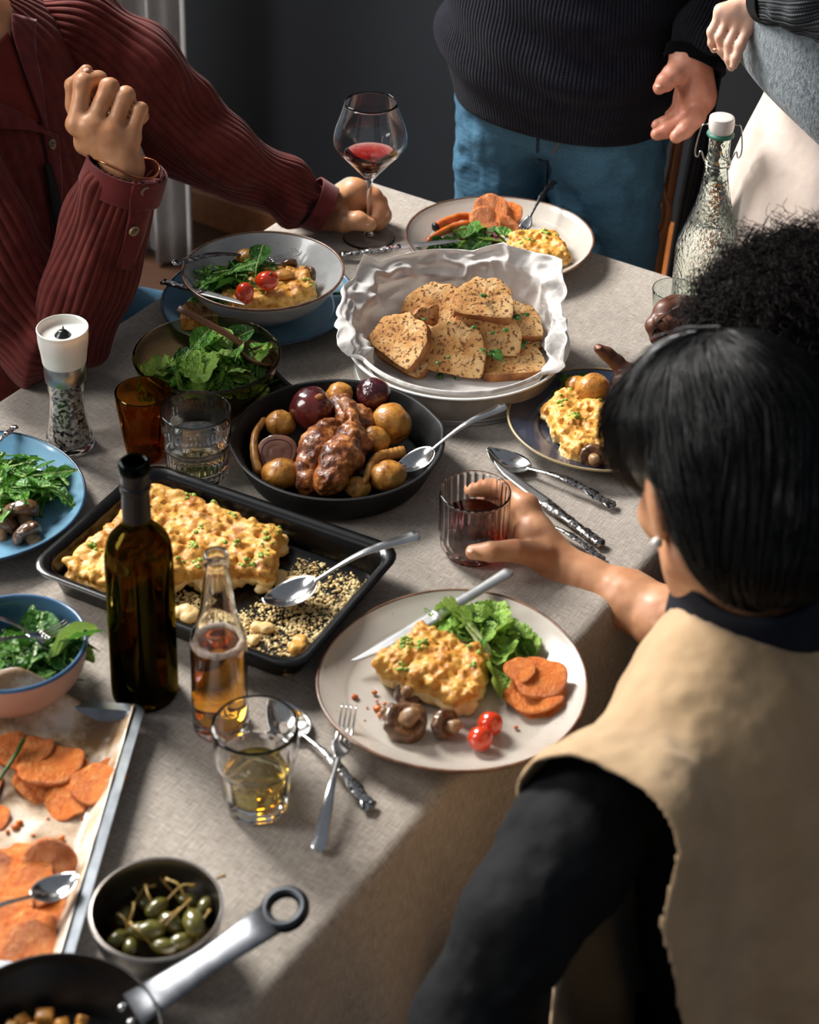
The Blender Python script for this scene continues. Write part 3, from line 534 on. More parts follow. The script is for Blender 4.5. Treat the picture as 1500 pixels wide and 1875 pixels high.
zl = hgt(P, 1172); li = [(r_-.0003, z_+.0003) for r_, z_ in pi[::-1] if z_ < zl]; li[0] = (0, li[0][1]); rl = li[-1][0]; li += [(rl, zl), (0, zl)]
mk('beer', *lathe(li, 56), glass('beer', '#fffdf8', 0, 1.34, '#fbe03a', 60), bb)
m_foam = mat('foam', '#e6d8c8', .7, '#c0a58d', 200)
q = np.linspace(0, 2*math.pi, 49); mk('foam_ring', *tube(np.stack([(rl-.002)*np.cos(q), (rl-.002)*np.sin(q), 0*q+zl], -1), .0032+.0010*np.abs(np.sin(5*q)), 6, caps=False), m_foam, bb)
# swing top water bottle
P = at(1288, 566); P[2] = TZ+.0005; H = hgt(P, 242); wbt = thing('swing_top_bottle', 'embossed glass water bottle with white swing stopper', 'bottle', P); rB = rad(P+A3(0, 0, .10), 124)
rN = rad(P+A3(0, 0, H-.03), 42); z1 = hgt(P, 332); z2 = hgt(P, 425)
g_emb = N('embossed_glass'); gl = g_emb.n('ShaderNodeBsdfGlass', Roughness=.015, IOR=1.45); gl.inputs[0].default_value = lin('#fbfefd'); bmp = g_emb.n('ShaderNodeBump', Strength=.45, Distance=.002); g_emb.l(g_emb.voro(210, stretch=(1, 1, .8)), bmp.inputs['Height']); g_emb.l(bmp.outputs[0], gl.inputs['Normal']); g_emb.t.nodes.remove(g_emb.b); g_emb.l(gl.outputs[0], g_emb.out.inputs[0])
g_wcl = glass('bottle_neck_glass', '#eef5f2', 0, 1.45)
lo_o = cr([(0, .006), (rB*.8, 0), (rB*.98, .006), (rB, .03), (rB, z2*.62), (rB*.97, z2*.85), (rB*.84, z2), (rB*.56, (z1+z2)/2), (rN*1.14, z1)], 60); hi_o = cr([(rN*1.14, z1), (rN*1.02, z1+.012), (rN*1.0, z1+.02), (rN*1.12, z1+.024), (rN*1.1, z1+.034), (rN*.96, z1+.038), (rN*.94, H-.008), (rN*1.0, H-.004), (rN*.9, H)], 40)
pi = cr([(rN*.6, H-.001), (rN*.6, z1+.02), (rN*.8, z1), (rB*.48, (z1+z2)/2), (rB*.78, z2-.002), (rB*.92, z2*.84), (rB*.945, z2*.6), (rB*.945, .03), (rB*.9, .008), (0, .012)], 60)
V, F = lathe(np.vstack([lo_o, hi_o[1:], pi]), 64); o = mk('glass', V, F, g_emb.m, wbt); o.data.materials.append(g_wcl)
mi = np.array([1 if (64*59 <= f.vertices[0] < 64*99) else 0 for f in o.data.polygons], np.int32); o.data.polygons.foreach_set('material_index', mi)
zl = z1+.004; li = [(r_-.0005, z_+.0003) for r_, z_ in pi[::-1] if z_ < zl]; li[0] = (0, li[0][1]); li += [(li[-1][0], zl), (0, zl)]; mk('water', *lathe(li, 56), g_water, wbt)
m_por = mat('porcelain', '#dcd3cc', .25, coat=.3); mk('stopper', *lathe(cr([(0, H-.004), (rN*.8, H-.003), (rN*1.02, H+.002), (rN*1.12, H+.010), (rN*1.1, H+.020), (rN*.95, H+.0235), (0, H+.0245)], 30), 40), m_por, wbt)
mk('gasket', *lathe(cr([(rN*.8, H-.006), (rN*1.16, H-.005), (rN*1.18, H-.001), (rN*.9, H+.002)], 10), 40), mat('green_gasket', '#2f6b58', .5), wbt)
ww = lambda s: cr([(s*rN*1.16, 0, H+.012), (s*rN*1.7, 0, H+.008), (s*rN*2.0, .002, H-.02), (s*rN*2.0, .004, H-.036), (s*rN*1.75, .004, H-.040), (s*rN*1.55, .003, H-.030), (s*rN*1.15, .002, z1+.03)], 26)
for s_ in (-1, 1): mk('wire', *tube(ww(s_), .0011, 7), m_steel, wbt)
mk('wire', *tube([(rN*1.13*math.cos(q), rN*1.13*math.sin(q), z1+.029) for q in np.linspace(0, 2*math.pi, 40)], .0012, 7, caps=False), m_steel, wbt)
# pepper mill
P = at(128, 815); P[2] = TZ+.0005; H = hgt(P, 601); pm = thing('pepper_mill', 'clear spice mill of salt and pepper with a white head', 'mill', P); rb_ = rad(P, 88); rm = rad(P+A3(0, 0, H*.55), 64); rc = rad(P+A3(0, 0, H*.74), 76); rt = rad(P+A3(0, 0, H), 96)
z7, z8 = hgt(P, 690), hgt(P, 662)
mk('glass', *lathe(cr([(0, .002), (rb_*.9, 0), (rb_, .004), (rb_*.97, .012), (rb_*.82, .04), (rm, .075), (rm*1.05, z7*.85), (rc*.96, z7+.006)], 40).tolist()+cr([(rc*.88, z7+.006), (rm*.93, z7*.85), (rm*.88, .075), (rb_*.73, .042), (rb_*.86, .016), (rb_*.8, .008), (0, .007)], 40).tolist(), 56), g_clear, pm)
m_pep = N('salt_and_pepper'); m_pep.set(rough=.8); m_pep.col(m_pep.ramp(m_pep.voro(330), [(.18, '#1c1512'), (.30, '#8c8177'), (.55, '#cfc6bb')])); pn = m_pep.n('ShaderNodeTexVoronoi', Scale=260.0); m_pep.l(m_pep.coord(), pn.inputs['Vector']); m_pep.col(m_pep.ramp(pn.outputs['Color'], [(.30, '#15100e'), (.40, '#6b5f55'), (.5, '#b9aea2'), (.8, '#ddd5ca')])); m_pep.bump(pn.outputs['Distance'], .9, .002)
mk('salt_and_pepper', *lathe(cr([(0, .0075), (rb_*.79, .0085), (rb_*.85, .016), (rb_*.72, .042), (rm*.87, .075), (rm*.90, z7*.80), (0, z7*.86)], 30), 56), m_pep.m, pm)
mk('collar', *lathe([(rc*.99, z7-.002), (rc, z7), (rc*1.02, z8), (rc*.98, z8+.001), (0, z8+.001)], 56), m_brushed, pm)
m_cap = mat('white_plastic', '#dedbd3', .35, sss=.1)
cap = mk('cap', *lathe(cr([(rc*1.0, z8), (rc*1.06, z8+.002), (rc*1.12, z8+.016), (rc*1.2, z8+.03), (rt*.98, H-.003), (rt, H), (rt*.97, H+.0015), (rt*.91, H-.001), (rt*.86, H-.008), (rt*.4, H-.0095), (0, H-.0095)], 60), 56), m_cap, pm)
mk('knob', *join(lathe(cr([(0, H-.0025), (.004, H-.003), (.0075, H-.006), (.0095, H-.0085), (.0096, H-.0097), (0, H-.0097)], 20), 24), tube([(.001, 0, H-.004), (.001, 0, H+.003)], [.002, .0006], 8)), mat('black_knob', '#141414', .25), cap)
# ---------------------------------------------------------------- cutlery (handle end at the origin, x along the piece, .20 m long)
def handle(L, ornate, end=.0105, neck=.0032):
    x = np.linspace(0, L, 70); u = x/L
    if ornate: wd = neck+(end-neck)*np.clip(1-u/.75, 0, 1)**.9*(.72+.28*np.cos(u*26))+.0016*np.exp(-((u-.55)/.04)**2)
    else: wd = neck+(end-neck)*np.clip(1-u/.8, 0, 1)**1.1
    wd *= np.clip(np.sqrt(np.maximum(u, 0)/.05+.08), 0, 1); z = .004+.010*np.sin(np.clip(u, 0, 1)*math.pi*.92)**1.5
    th = np.clip(.0016/wd, .18, 1)*(1.25 if ornate else 1); V, F = tube(np.stack([x, 0*x, z], -1), wd, 16, th, up=(0, 0, 1))
    if ornate:
        k = np.clip(1-V[:, 0]/(L*.62), 0, 1)**.4; V[:, 2] += k*.0013*vn(V*[420, 520, 0]+3); V[:, 1] *= 1+.18*k*vn(V*[300, 0, 0]+9)
    return V, F, z[-1]
def sheet(top, th=.0011):             # a grid (nv, nu, 3) given a back
    nv, nu, _ = top.shape; n = np.cross(np.gradient(top, axis=1), np.gradient(top, axis=0)); n /= np.linalg.norm(n, axis=-1, keepdims=True)+1e-12; n[n[..., 2] < 0] *= -1
    bot = top-n*th; V = np.concatenate([top.reshape(-1, 3), bot.reshape(-1, 3)]); F = gridf(nu, nv).tolist(); k = nu*nv; F += [tuple(i+k for i in f[::-1]) for f in F[:]]
    e = list(range(nu))+[j*nu+nu-1 for j in range(1, nv)]+[(nv-1)*nu+i for i in range(nu-2, -1, -1)]+[j*nu for j in range(nv-2, 0, -1)]
    F += [(e[i], e[i]+k, e[(i+1) % len(e)]+k, e[(i+1) % len(e)]) for i in range(len(e))]; return V, F
def spoon_parts(o):
    L = .135; V, F, z0 = handle(L, o); u = np.linspace(0, 1, 26); wv = .0215*np.sin(np.pi*np.clip(u, .03, .975)**.82)**.62; wv[0] = .003; wv[-1] = .004; s = np.linspace(-1, 1, 15); U, S_ = np.meshgrid(u, s, indexing='ij')
    G = np.stack([L-.004+U*.066, S_*wv[:, None], z0*(1-U)**2+.004*U+.006*U**4-.0095*np.sin(np.pi*np.clip(U*1.02, 0, 1))**.8*(1-S_**2)+.001], -1); return (V, F), sheet(G)
def fork_parts(o):
    L = .128; V, F, z0 = handle(L, o); u = np.linspace(0, 1, 10); wv = .0035+.0088*np.clip(u*1.5, 0, 1)**.8; s = np.linspace(-1, 1, 9); U, S_ = np.meshgrid(u, s, indexing='ij'); zf = lambda x: z0*(1-x)**1.4+.002-.007*np.sin(np.pi*np.clip(x, 0, 1)*.9)+.010*x**2
    G = np.stack([L-.002+U*.032, S_*wv[:, None], zf(U*.42)-.0015*(1-S_**2)*U], -1); ms = [sheet(G, .0014)]
    for k in (-1.5, -.5, .5, 1.5):
        x = np.linspace(.40, 1, 10); ms.append(tube(np.stack([L-.002+x*.075, 0*x+k*.0056, zf(x)-.0004], -1), np.linspace(.0021, .0009, 10), 6, .62, up=(0, 0, 1)))
    return (V, F), join(*ms)
def knife_parts(o):
    L = .105; x = np.linspace(0, L, 40); u = x/L; wd = (.0085-.002*np.sin(u*math.pi)*1.0)*np.clip(np.sqrt(u/.06+.1), 0, 1)*(1+(.14*np.cos(u*24)*(1-u) if o else 0)); V, F = tube(np.stack([x, 0*x, 0*x+.005], -1), wd, 16, .5, up=(0, 0, 1))
    if o: k = np.clip(1-u, 0, 1).max(); V[:, 2] += .0013*vn(V*[380, 480, 0]+3)
    u = np.linspace(0, 1, 24); lo_ = -.009+.003*u; hi_ = .008-.004*u; tip = np.clip((1-u)/.28, 0, 1)**.6; hi_ = -.006+(hi_+.006)*tip; s = np.linspace(0, 1, 5); U, S_ = np.meshgrid(u, s, indexing='ij')
    G = np.stack([L-.003+U*.108, lo_[:, None]*(1-S_)+hi_[:, None]*S_, .0058+0*U], -1); return (V, F), sheet(G, .0013)
PARTS = {}; m_kn = mat('knife_steel', '#d6d6d4', .36, '#c6c6c4', 60, metal=1.0)
def cutlery(kind, a, b, ha, hb, label, orn=False, m=None, cat=None, flip=False, tip_m=None):
    k = (kind, orn)
    if k not in PARTS: PARTS[k] = {'spoon': spoon_parts, 'fork': fork_parts, 'knife': knife_parts}[kind](orn)
    Lref = {'spoon': .197, 'fork': .201, 'knife': .21}[kind]; A, B = at(*a, ha), at(*b, hb); t = thing({'spoon': 'table_spoon', 'fork': 'table_fork', 'knife': 'table_knife'}[kind], label, kind, A)
    t.matrix_world = basisX(A, B-A, (0, 0, -1) if flip else (0, 0, 1), np.linalg.norm(B-A)/Lref); m = m or (m_orn if orn else m_steel)
    if kind == 'knife' and not orn: m = m_kn
    mk('handle', *PARTS[k][0], m, t); mk({'spoon': 'bowl', 'fork': 'tines', 'knife': 'blade'}[kind], *PARTS[k][1], m_kn if kind == 'knife' else m_steel, t); return t
cutlery('fork', (584, 1564), (640, 1300), .003, .030, 'plain steel fork with its tines on the rim of the near beige plate')
cutlery('spoon', (682, 1486), (498, 1292), .002, .004, 'silver spoon with ornate handle lying behind the cider tumbler', True)
cutlery('knife', (938, 1052), (648, 1224), .040, .020, 'plain steel knife lying across the rim of the near beige plate')
cutlery('spoon', (1126, 932), (893, 832), .002, .006, 'silver spoon with ornate handle beside the navy plate', True)
cutlery('knife', (1104, 1004), (898, 852), .002, .004, 'silver knife with ornate handle beneath the ornate spoon', True)
cutlery('fork', (1106, 1030), (935, 925), .001, .004, 'silver fork with ornate handle beside the bare forearm', True)
cutlery('spoon', (928, 745), (728, 868), .075, .022, 'steel serving spoon resting in the cast iron skillet')
cutlery('spoon', (770, 983), (486, 1112), .060, .012, 'steel serving spoon lying in the black roasting tray')
cutlery('knife', (622, 471), (846, 443), .006, .030, 'silver knife resting on the rim of the far beige plate', True)
cutlery('fork', (1016, 334), (944, 440), .055, .022, 'dark ornate fork leaning on the far beige plate', True, m_dark)
cutlery('fork', (314, 487), (545, 470), .090, .062, 'dark ornate fork lying across the rocket in the grey bowl', True, m_dark)
cutlery('knife', (297, 520), (455, 562), .050, .082, 'dark ornate knife propped against the rim of the grey bowl', True, m_dark)
cutlery('fork', (30, 782), (-75, 900), .036, .018, 'ornate silver fork on the rim of the blue plate by the pepper mill', True)
cutlery('spoon', (-118, 1722), (142, 1612), .045, .030, 'plain steel spoon lying on the roasted sweet potato slices')
cutlery('fork', (-90, 1215), (128, 1148), .105, .062, 'steel serving fork in the small blue bowl')
cutlery('spoon', (-60, 1120), (118, 1190), .110, .052, 'steel serving spoon in the small blue bowl')
# wooden spoon in the amber bowl
Aw, Bw = at(362, 588, .105), at(498, 660, .060); ws = thing('wooden_spoon', 'dark wooden salad spoon resting inside the amber glass bowl', 'spoon', Aw); ws.matrix_world = basisX(Aw, Bw-Aw, (0, 0, 1)); Lw = float(np.linalg.norm(Bw-Aw))
m_spoonw = mat('spoon_wood', '#4b2d1a', .45, '#6d4629', 20, stretch=(1, 9, 9))
mk('handle', *tube(cr([(-.03, 0, .004), (Lw*.3, 0, .004), (Lw*.62, 0, 0)], 14), [.006]*8+[.0055]*6, 10, .6, up=(0, 0, 1)), m_spoonw, ws)
u = np.linspace(0, 1, 18); s = np.linspace(-1, 1, 11); U, S_ = np.meshgrid(u, s, indexing='ij'); G = np.stack([Lw*.58+U*Lw*.46, S_*(.004+.017*np.sin(np.pi*np.clip(u, .04, .96)**.8)**.6)[:, None], -.007*np.sin(np.pi*U)*(1-S_**2)+.001], -1); mk('bowl', *sheet(G, .003), m_spoonw, ws)
# ---------------------------------------------------------------- paper
m_paper = N('baking_paper'); m_paper.col('#d9d5d1'); m_paper.set(rough=.6); m_paper.bump(m_paper.voro(24, 'DISTANCE_TO_EDGE'), .5, .006); m_paper.bump(m_paper.voro(62, 'DISTANCE_TO_EDGE'), .35, .003); tl = m_paper.n('ShaderNodeBsdfTranslucent'); tl.inputs[0].default_value = lin('#ece8e2'); mx = m_paper.n('ShaderNodeMixShader', Fac=.3); m_paper.l(m_paper.b.outputs[0], mx.inputs[1]); m_paper.l(tl.outputs[0], mx.inputs[2]); m_paper.l(mx.outputs[0], m_paper.out.inputs[0])
def ridge(P): return 1-2*np.abs(vn(P))
def paper_dish():
    nt, nr = 320, 90; th = np.arange(nt)*2*math.pi/nt; key = []   # (image point of the paper edge, height above the table)
    for p, h in (((1046, 640), .07), ((1040, 560), .085), ((1034, 478), .115), ((985, 462), .112), ((925, 446), .124), ((860, 482), .102), ((780, 470), .105), ((700, 482), .106), ((664, 462), .122), ((646, 502), .095), ((600, 566), .080), ((612, 640), .062), ((668, 665), .050), ((730, 703), .049), ((820, 722), .0485), ((900, 722), .049), ((965, 700), .050), ((1000, 690), .050), ((1040, 675), .055)):
        Q = at(*p, h)-BD_O; key.append((math.atan2(Q[1], Q[0]) % (2*math.pi), math.hypot(Q[0], Q[1]), h-.001))
    key.sort(); key = np.array(key); kk = np.vstack([key[-1]-[2*math.pi, 0, 0], key, key[0]+[2*math.pi, 0, 0]]); RE = np.interp(th, kk[:, 0], kk[:, 1]); HE = np.interp(th, kk[:, 0], kk[:, 2])
    jag = .006*vn(np.stack([th*6, 0*th, 0*th], -1)); RE = np.maximum(RE+jag, RD*.965); f = np.linspace(0, 1, nr); V = np.zeros((nr, nt, 3))
    for j, q in enumerate(f):
        rf, rw_ = RD*.74, RD*.915
        if q < .5: r_ = rf*q/.5; z = .0055+0*th; r_ = r_+0*th
        elif q < .72: s = (q-.5)/.22; r_ = rf+(rw_-rf)*s+0*th; z = .0055+.0425*s**1.6+0*th
        else: s = (q-.72)/.28; r_ = rw_+(RE-rw_)*s; z = .048+(HE-.048)*s**.85+.004*np.sin(s*math.pi)
        P = np.stack([np.cos(th)*r_, np.sin(th)*r_, 0*th+q*.34], -1); a = max(0, (q-.35))*1.5; c = a*(.016*ridge(P*9+3)+.015*ridge(P*22+[0, 0, 7])+.008*ridge(P*46))*(1-.6*np.clip((q-.85)/.15, 0, 1)); c = np.where((HE < .056) & (q > .6), np.clip(c, 0, .002), c)
        V[j] = np.stack([np.cos(th)*(r_-np.clip(c, -.03, .03)*(q > .6)*.9), np.sin(th)*(r_-np.clip(c, -.03, .03)*(q > .6)*.9), np.maximum(z+c*.5*(q > .5), .005)], -1)
    return V.reshape(-1, 3), gridf(nt, nr, True)
pp = mk('baking_paper', *paper_dish(), m_paper.m); pp.location = BD_O; sol = pp.modifiers.new('t', 'SOLIDIFY'); sol.thickness = .0003; sol.offset = 1
tag(pp, 'crumpled white baking paper lining the bread dish', 'paper')
m_pap2 = N('roasting_paper'); m_pap2.col(m_pap2.ramp(m_pap2.noise(16, 5, .65), [(.38, '#d0c4b4'), (.5, '#b39a7c'), (.62, '#7a5a38')])); m_pap2.set(rough=.35)
def paper_sheet():
    nu, nv = 90, 64; u = np.linspace(-SLX/2+.004, SLX/2-.02, nu); v = np.linspace(-SLY/2+.016, SLY/2-.012, nv); U, W = np.meshgrid(u, v); du = np.clip((-SLX/2+.035-U)/.03, 0, 1); dv = np.clip((W-(SLY/2-.03))/.018, 0, 1); dw = np.clip((-SLY/2+.03-W)/.018, 0, 1)
    P = np.stack([U*30, W*30, 0*U], -1); z = .0035+.0018*np.clip(ridge(P*.7), 0, 1)+np.maximum(np.maximum(du*(.034+.024*np.sin(W*34+1)), dv*.021), dw*.021); return np.stack([U, W, z], -1).reshape(-1, 3), gridf(nu, nv)
# ---------------------------------------------------------------- food materials
def food(name, stops, ns, rough=.35, detail=5, bump=None, stretch=None, **kw):
    m = N(name); m.set(rough=rough, **kw); m.col(m.ramp(m.noise(ns, detail, .62, stretch=stretch), stops))
    if bump: m.bump(m.noise(bump[0], 4, .6), bump[1], bump[2])
    return m.m
def spmat(name, stops):               # slices are built one unit wide: fine scales are per slice
    m = N(name); m.set(rough=.42, sss=.08, sssc=.004); vl = m.n('ShaderNodeVectorMath', operation='LENGTH'); m.l(m.coord(scale=(1, 1, 0)), vl.inputs[0]); c = m.ramp(m.noise(3.2, 6, .65), stops)
    m.col(m.mix(m.ramp(m.math('ADD', vl.outputs['Value'], m.math('MULTIPLY', m.noise(4, 3), .25)), [(1.04, 0.0), (1.18, 1.0)]), c, '#b0521a')); m.bump(m.noise(7, 5, .65), .6, .03); return m.m
m_sp = spmat('sweet_potato', [(.28, '#c65c1c'), (.45, '#e0762a'), (.6, '#e98b40'), (.75, '#f0ab6c')]); m_spd = food('sweet_potato_baked', [(.3, '#a04a12'), (.5, '#cd6b20'), (.7, '#e08a3c')], 60, .4)
m_car = food('roast_carrot', [(.3, '#6e3312'), (.45, '#b8591f'), (.65, '#cf7430')], 40, .32, bump=(120, .3, .001))
m_pars = food('pale_carrot', [(.3, '#6e4018'), (.45, '#a8702e'), (.65, '#bf8a44')], 50, .35, bump=(140, .4, .0012)); m_pot = food('roast_potato', [(.30, '#5a300f'), (.43, '#a86c28'), (.58, '#c08a3a'), (.75, '#d2a45a')], 70, .33, 7, bump=(170, .6, .0016), coat=.15)
m_oni = food('roast_onion', [(.3, '#26090a'), (.5, '#4c1718'), (.66, '#6b2a22'), (.8, '#8a4e38')], 16, .2, bump=(60, .3, .0015), stretch=(1, 1, .25), coat=.4)
m_onc = food('onion_cut', [(.3, '#4a2a20'), (.6, '#77503e')], 40, .3)
m_chk = food('roast_chicken', [(.30, '#1e0c06'), (.43, '#5e2c12'), (.55, '#9c5a26'), (.70, '#cf9656')], 46, .34, 6, bump=(150, .8, .003), coat=.25)
m_mea = food('chicken_meat', [(.3, '#8a5a3c'), (.6, '#b98a66')], 50, .4)
m_mush = food('fried_mushroom', [(.3, '#33200f'), (.5, '#5c3d26'), (.7, '#7d5738')], 45, .28, bump=(140, .3, .001), coat=.3)
m_mstem = food('mushroom_stem', [(.3, '#6e4d30'), (.7, '#a8845c')], 60, .4)
m_tom = food('cherry_tomato', [(.3, '#a8240a'), (.6, '#cc3d16'), (.8, '#d86a36')], 35, .14, coat=.5, sss=.1, sssc=.003)
m_grat = N('gratin'); m_grat.set(rough=.45, sss=.12, sssc=.004); tcg = m_grat.n('ShaderNodeTexCoord'); nz = m_grat.ramp(m_grat.noise(42, 5, .65), [(.30, '#a5621a'), (.43, '#c98a36'), (.57, '#dba850'), (.72, '#bd7a2c')])
m_grat.col(m_grat.mix(m_grat.ramp(m_grat.noise(26, 5, .7), [(.58, 0.0), (.70, 1.0)]), nz, '#8a4716')); m_grat.bump(m_grat.noise(240, 4), .6, .0016); m_grat = m_grat.m
m_gpale = food('gratin_inside', [(.3, '#cfa662'), (.7, '#e6cf98')], 60, .4, bump=(150, .4, .0012), sss=.1)
m_crumb = N('bread_crumb'); m_crumb.set(rough=.85); cn = m_crumb.ramp(m_crumb.noise(38, 5, .6), [(.3, '#9a6430'), (.5, '#bd8a4e'), (.7, '#d6b27e')]); pr = m_crumb.noise(190, 3, .5, dist=.4); m_crumb.col(m_crumb.mix(m_crumb.ramp(pr, [(.36, 1.0), (.44, 0.0)]), cn, '#6e4220'))
pb = m_crumb.ramp(pr, [(.34, 0.0), (.46, 1.0)]); m_crumb.bump(pb, .7, .0016); m_crumb.bump(m_crumb.noise(420, 3), .4, .0008); m_crumb = m_crumb.m
m_crust = food('bread_crust', [(.3, '#5b2f14'), (.5, '#8e5526'), (.7, '#b07a42')], 40, .7, bump=(90, .4, .0015))
def leafmat(name, c1, c2, rough=.35):
    m = N(name); m.set(rough=rough, spec=.4); m.col(m.mix(m.ramp(m.math('ABSOLUTE', m.n_y()), [(.006, 1.0), (.020, 0.0)]), m.ramp(m.noise(3.5, 5), [(.3, c1), (.7, c2)]), '#9db56a')); tl_ = m.n('ShaderNodeBsdfTranslucent'); tl_.inputs[0].default_value = lin(c2); x = m.n('ShaderNodeMixShader', Fac=.25); m.l(m.b.outputs[0], x.inputs[1]); m.l(tl_.outputs[0], x.inputs[2]); m.l(x.outputs[0], m.out.inputs[0]); m.bump(m.noise(6, 3), .5, .04); return m.m
m_l1 = leafmat('lamb_lettuce', '#335f18', '#62a034', .28); m_l2 = leafmat('rocket', '#2d5a17', '#579330'); m_l3 = leafmat('lettuce', '#6b9c30', '#a6c860'); m_l4 = leafmat('radicchio', '#4d0f20', '#7c2a3c'); m_l5 = leafmat('lettuce_rib', '#b9c98a', '#d9e0b4'); m_l6 = leafmat('dark_leaf', '#1f4213', '#3d7026', .25)
m_herb = food('parsley', [(.3, '#1f430d'), (.7, '#3c701d')], 90, .45); m_beet = food('beet_purple', [(.3, '#35091a'), (.7, '#6a1c34')], 90, .4); m_ribv = food('pale_rib', [(.3, '#a9bd78'), (.7, '#d3dcab')], 60, .35); m_chive = food('chopped_chives', [(.3, '#5f7f20'), (.7, '#a3b848')], 90, .5)
# ---------------------------------------------------------------- small shapes
def disc(r, th=.004, seed=0, curl=.0, n=40, wav=.05):
    rs_ = np.array([0, .35, .65, .88, .97, 1.0, .97, .88, .6, 0]); zz = np.array([1, 1, 1, 1, .85, .5, .15, 0, 0, 0])*th
    def mod(R, z, t):
        P = np.stack([np.cos(t)*1.3+seed*5+0*R, np.sin(t)*1.3+0*R, 0*R], -1); o = R*(1+wav*2*vn(P)); x, y = o*np.cos(t), o*np.sin(t)
        return o, z+curl*((x/r)**2-.4*(y/r)**2)*r+.05*r*vn(np.stack([x*2.2/r, y*2.2/r, 0*x+seed], -1))+.09*r*(R/r)**3*vn(np.stack([np.cos(t)*2+seed+0*R, np.sin(t)*2+0*R, 0*R], -1))
    return lathe(np.column_stack([rs_*r, zz]), n, mod)
def lump(r, seed, amp=.06, n=24, f=1.4, fine=0.0):
    r = A3(*r) if hasattr(r, '__len__') else A3(r, r, r); a = np.linspace(0, math.pi, n//2+2); V, F = lathe(np.column_stack([np.sin(a), -np.cos(a)]), n); k = 1+amp*fbm(V*f+seed*7.7, 2)+fine*vn(V*7+seed); return V*k[:, None]*r, F
SPD = [disc(1.0, .0045/.03, s_, c_, wav=w_) for s_, c_, w_ in ((1, .16, .08), (2, -.14, .10), (3, .22, .09), (4, .08, .12), (5, -.2, .08))]
SPM = {}
def facing(yaw, pitch): return A3(math.sin(yaw)*math.cos(pitch), -math.cos(yaw)*math.cos(pitch), math.sin(pitch))
def sp_slice(p, h, w_px, tilt=0, yaw=0, v=0, label=None, group=None, m=None):
    P = at(*p, h); r = rad(P, w_px); nrm = facing(math.radians(yaw), math.radians(90-tilt)); key = (v % 5, m is None)
    if key not in SPM:
        o = mk('sweet_potato_slice', *SPD[v % 5], m or m_sp); SPM[key] = o
    else: o = SPM[key].copy(); COL.objects.link(o)
    o.matrix_world = basis(P, A3(math.cos(v*1.7), math.sin(v*1.7), 0), nrm, r); tag(o, label, 'sweet potato', group); return o
SHEET_LABELS = ['thin slice curling up behind the biggest slices, by the chive', 'lower of the two big overlapping slices beside the chive', 'big slice on top of the pair beside the chive', 'small slice tucked behind the one nearest the sheet rim in the upper pile', 'slice lying nearest the spice crumbs under the upper pile', 'slice nearest the steel rim in the upper pile', 'slice under the end of the chive', 'slice at the back of the lower pile away from the rim', 'flat slice in the middle of the lower pile', 'slice standing on edge behind the spoon tip', 'slice resting over the middle of the lower pile', 'small slice beside the steel rim above the spoon bowl', 'slice cut by the picture edge at the back of the lower pile', 'slice under the spoon handle', 'slice directly beneath the spoon bowl', 'slice just below the spoon handle', 'wide slice below the spoon at the front of the lower pile', 'topmost slice of the stack nearest the black frying pan', 'lowest slice of the stack nearest the black frying pan', 'lone slice between the two piles at the picture edge', 'slice at the picture edge below the upper pile']
lab, grp = 'roasted orange sweet potato slice lying on the steel baking sheet', 'sweet potato slices on the baking sheet'
for p, h, w_, t_, y_, v in (((50, 1383), .008, 105, 12, 200, 0), ((95, 1428), .006, 130, 4, 0, 1), ((88, 1404), .012, 126, 9, 180, 2), ((203, 1412), .007, 62, 10, 60, 3), ((126, 1470), .008, 84, 6, 20, 4), ((172, 1438), .015, 84, 14, 330, 0), ((20, 1372), .006, 80, 5, 90, 3),
        ((28, 1572), .008, 92, 10, 200, 1), ((20, 1625), .007, 100, 6, 30, 2), ((92, 1588), .018, 100, 38, 10, 4), ((62, 1618), .014, 98, 16, 330, 3), ((118, 1606), .009, 56, 14, 60, 0), ((-20, 1600), .012, 100, 16, 20, 4), ((10, 1668), .011, 96, 12, 350, 1), ((75, 1668), .008, 88, 10, 20, 2), ((10, 1712), .006, 90, 6, 180, 3), ((48, 1722), .010, 118, 8, 340, 0), ((58, 1738), .016, 108, 12, 20, 4), ((40, 1760), .006, 110, 5, 0, 1), ((-30, 1500), .006, 90, 8, 90, 2), ((-45, 1440), .010, 100, 10, 120, 0)):
    sp_slice(p, h, w_, t_, y_, v, 'sweet potato '+SHEET_LABELS.pop(0), grp)
for p, h, w_, t_, y_, v, l in (((978, 1276), .0125, 108, 3, 20, 1, 'lowest slice of the sweet potato stack on the near plate'), ((974, 1266), .018, 104, 5, 0, 3, 'middle slice of the sweet potato stack on the near plate'), ((984, 1243), .024, 106, 6, 20, 2, 'large round slice near the top of the sweet potato stack'), ((953, 1229), .031, 60, 5, 350, 0, 'smallest sweet potato slice crowning the stack on the near plate')): sp_slice(p, h, w_, t_, y_, v, l, 'sweet potato stack on the near plate')
for p, h, w_, t_, y_, v, l in (((893, 410), .020, 66, 34, 30, 4, 'roasted sweet potato slice bent over the carrots on the far plate'), ((900, 386), .030, 66, 34, 20, 0, 'pale topmost sweet potato slice on the far plate'), ((936, 391), .022, 46, 48, 330, 2, 'dark edged sweet potato slice behind the fork on the far plate'), ((930, 414), .018, 48, 40, 60, 1, 'curled sweet potato slice beside the fork tines on the far plate')): sp_slice(p, h, w_, t_, y_, v, l, 'sweet potato slices on the far plate')
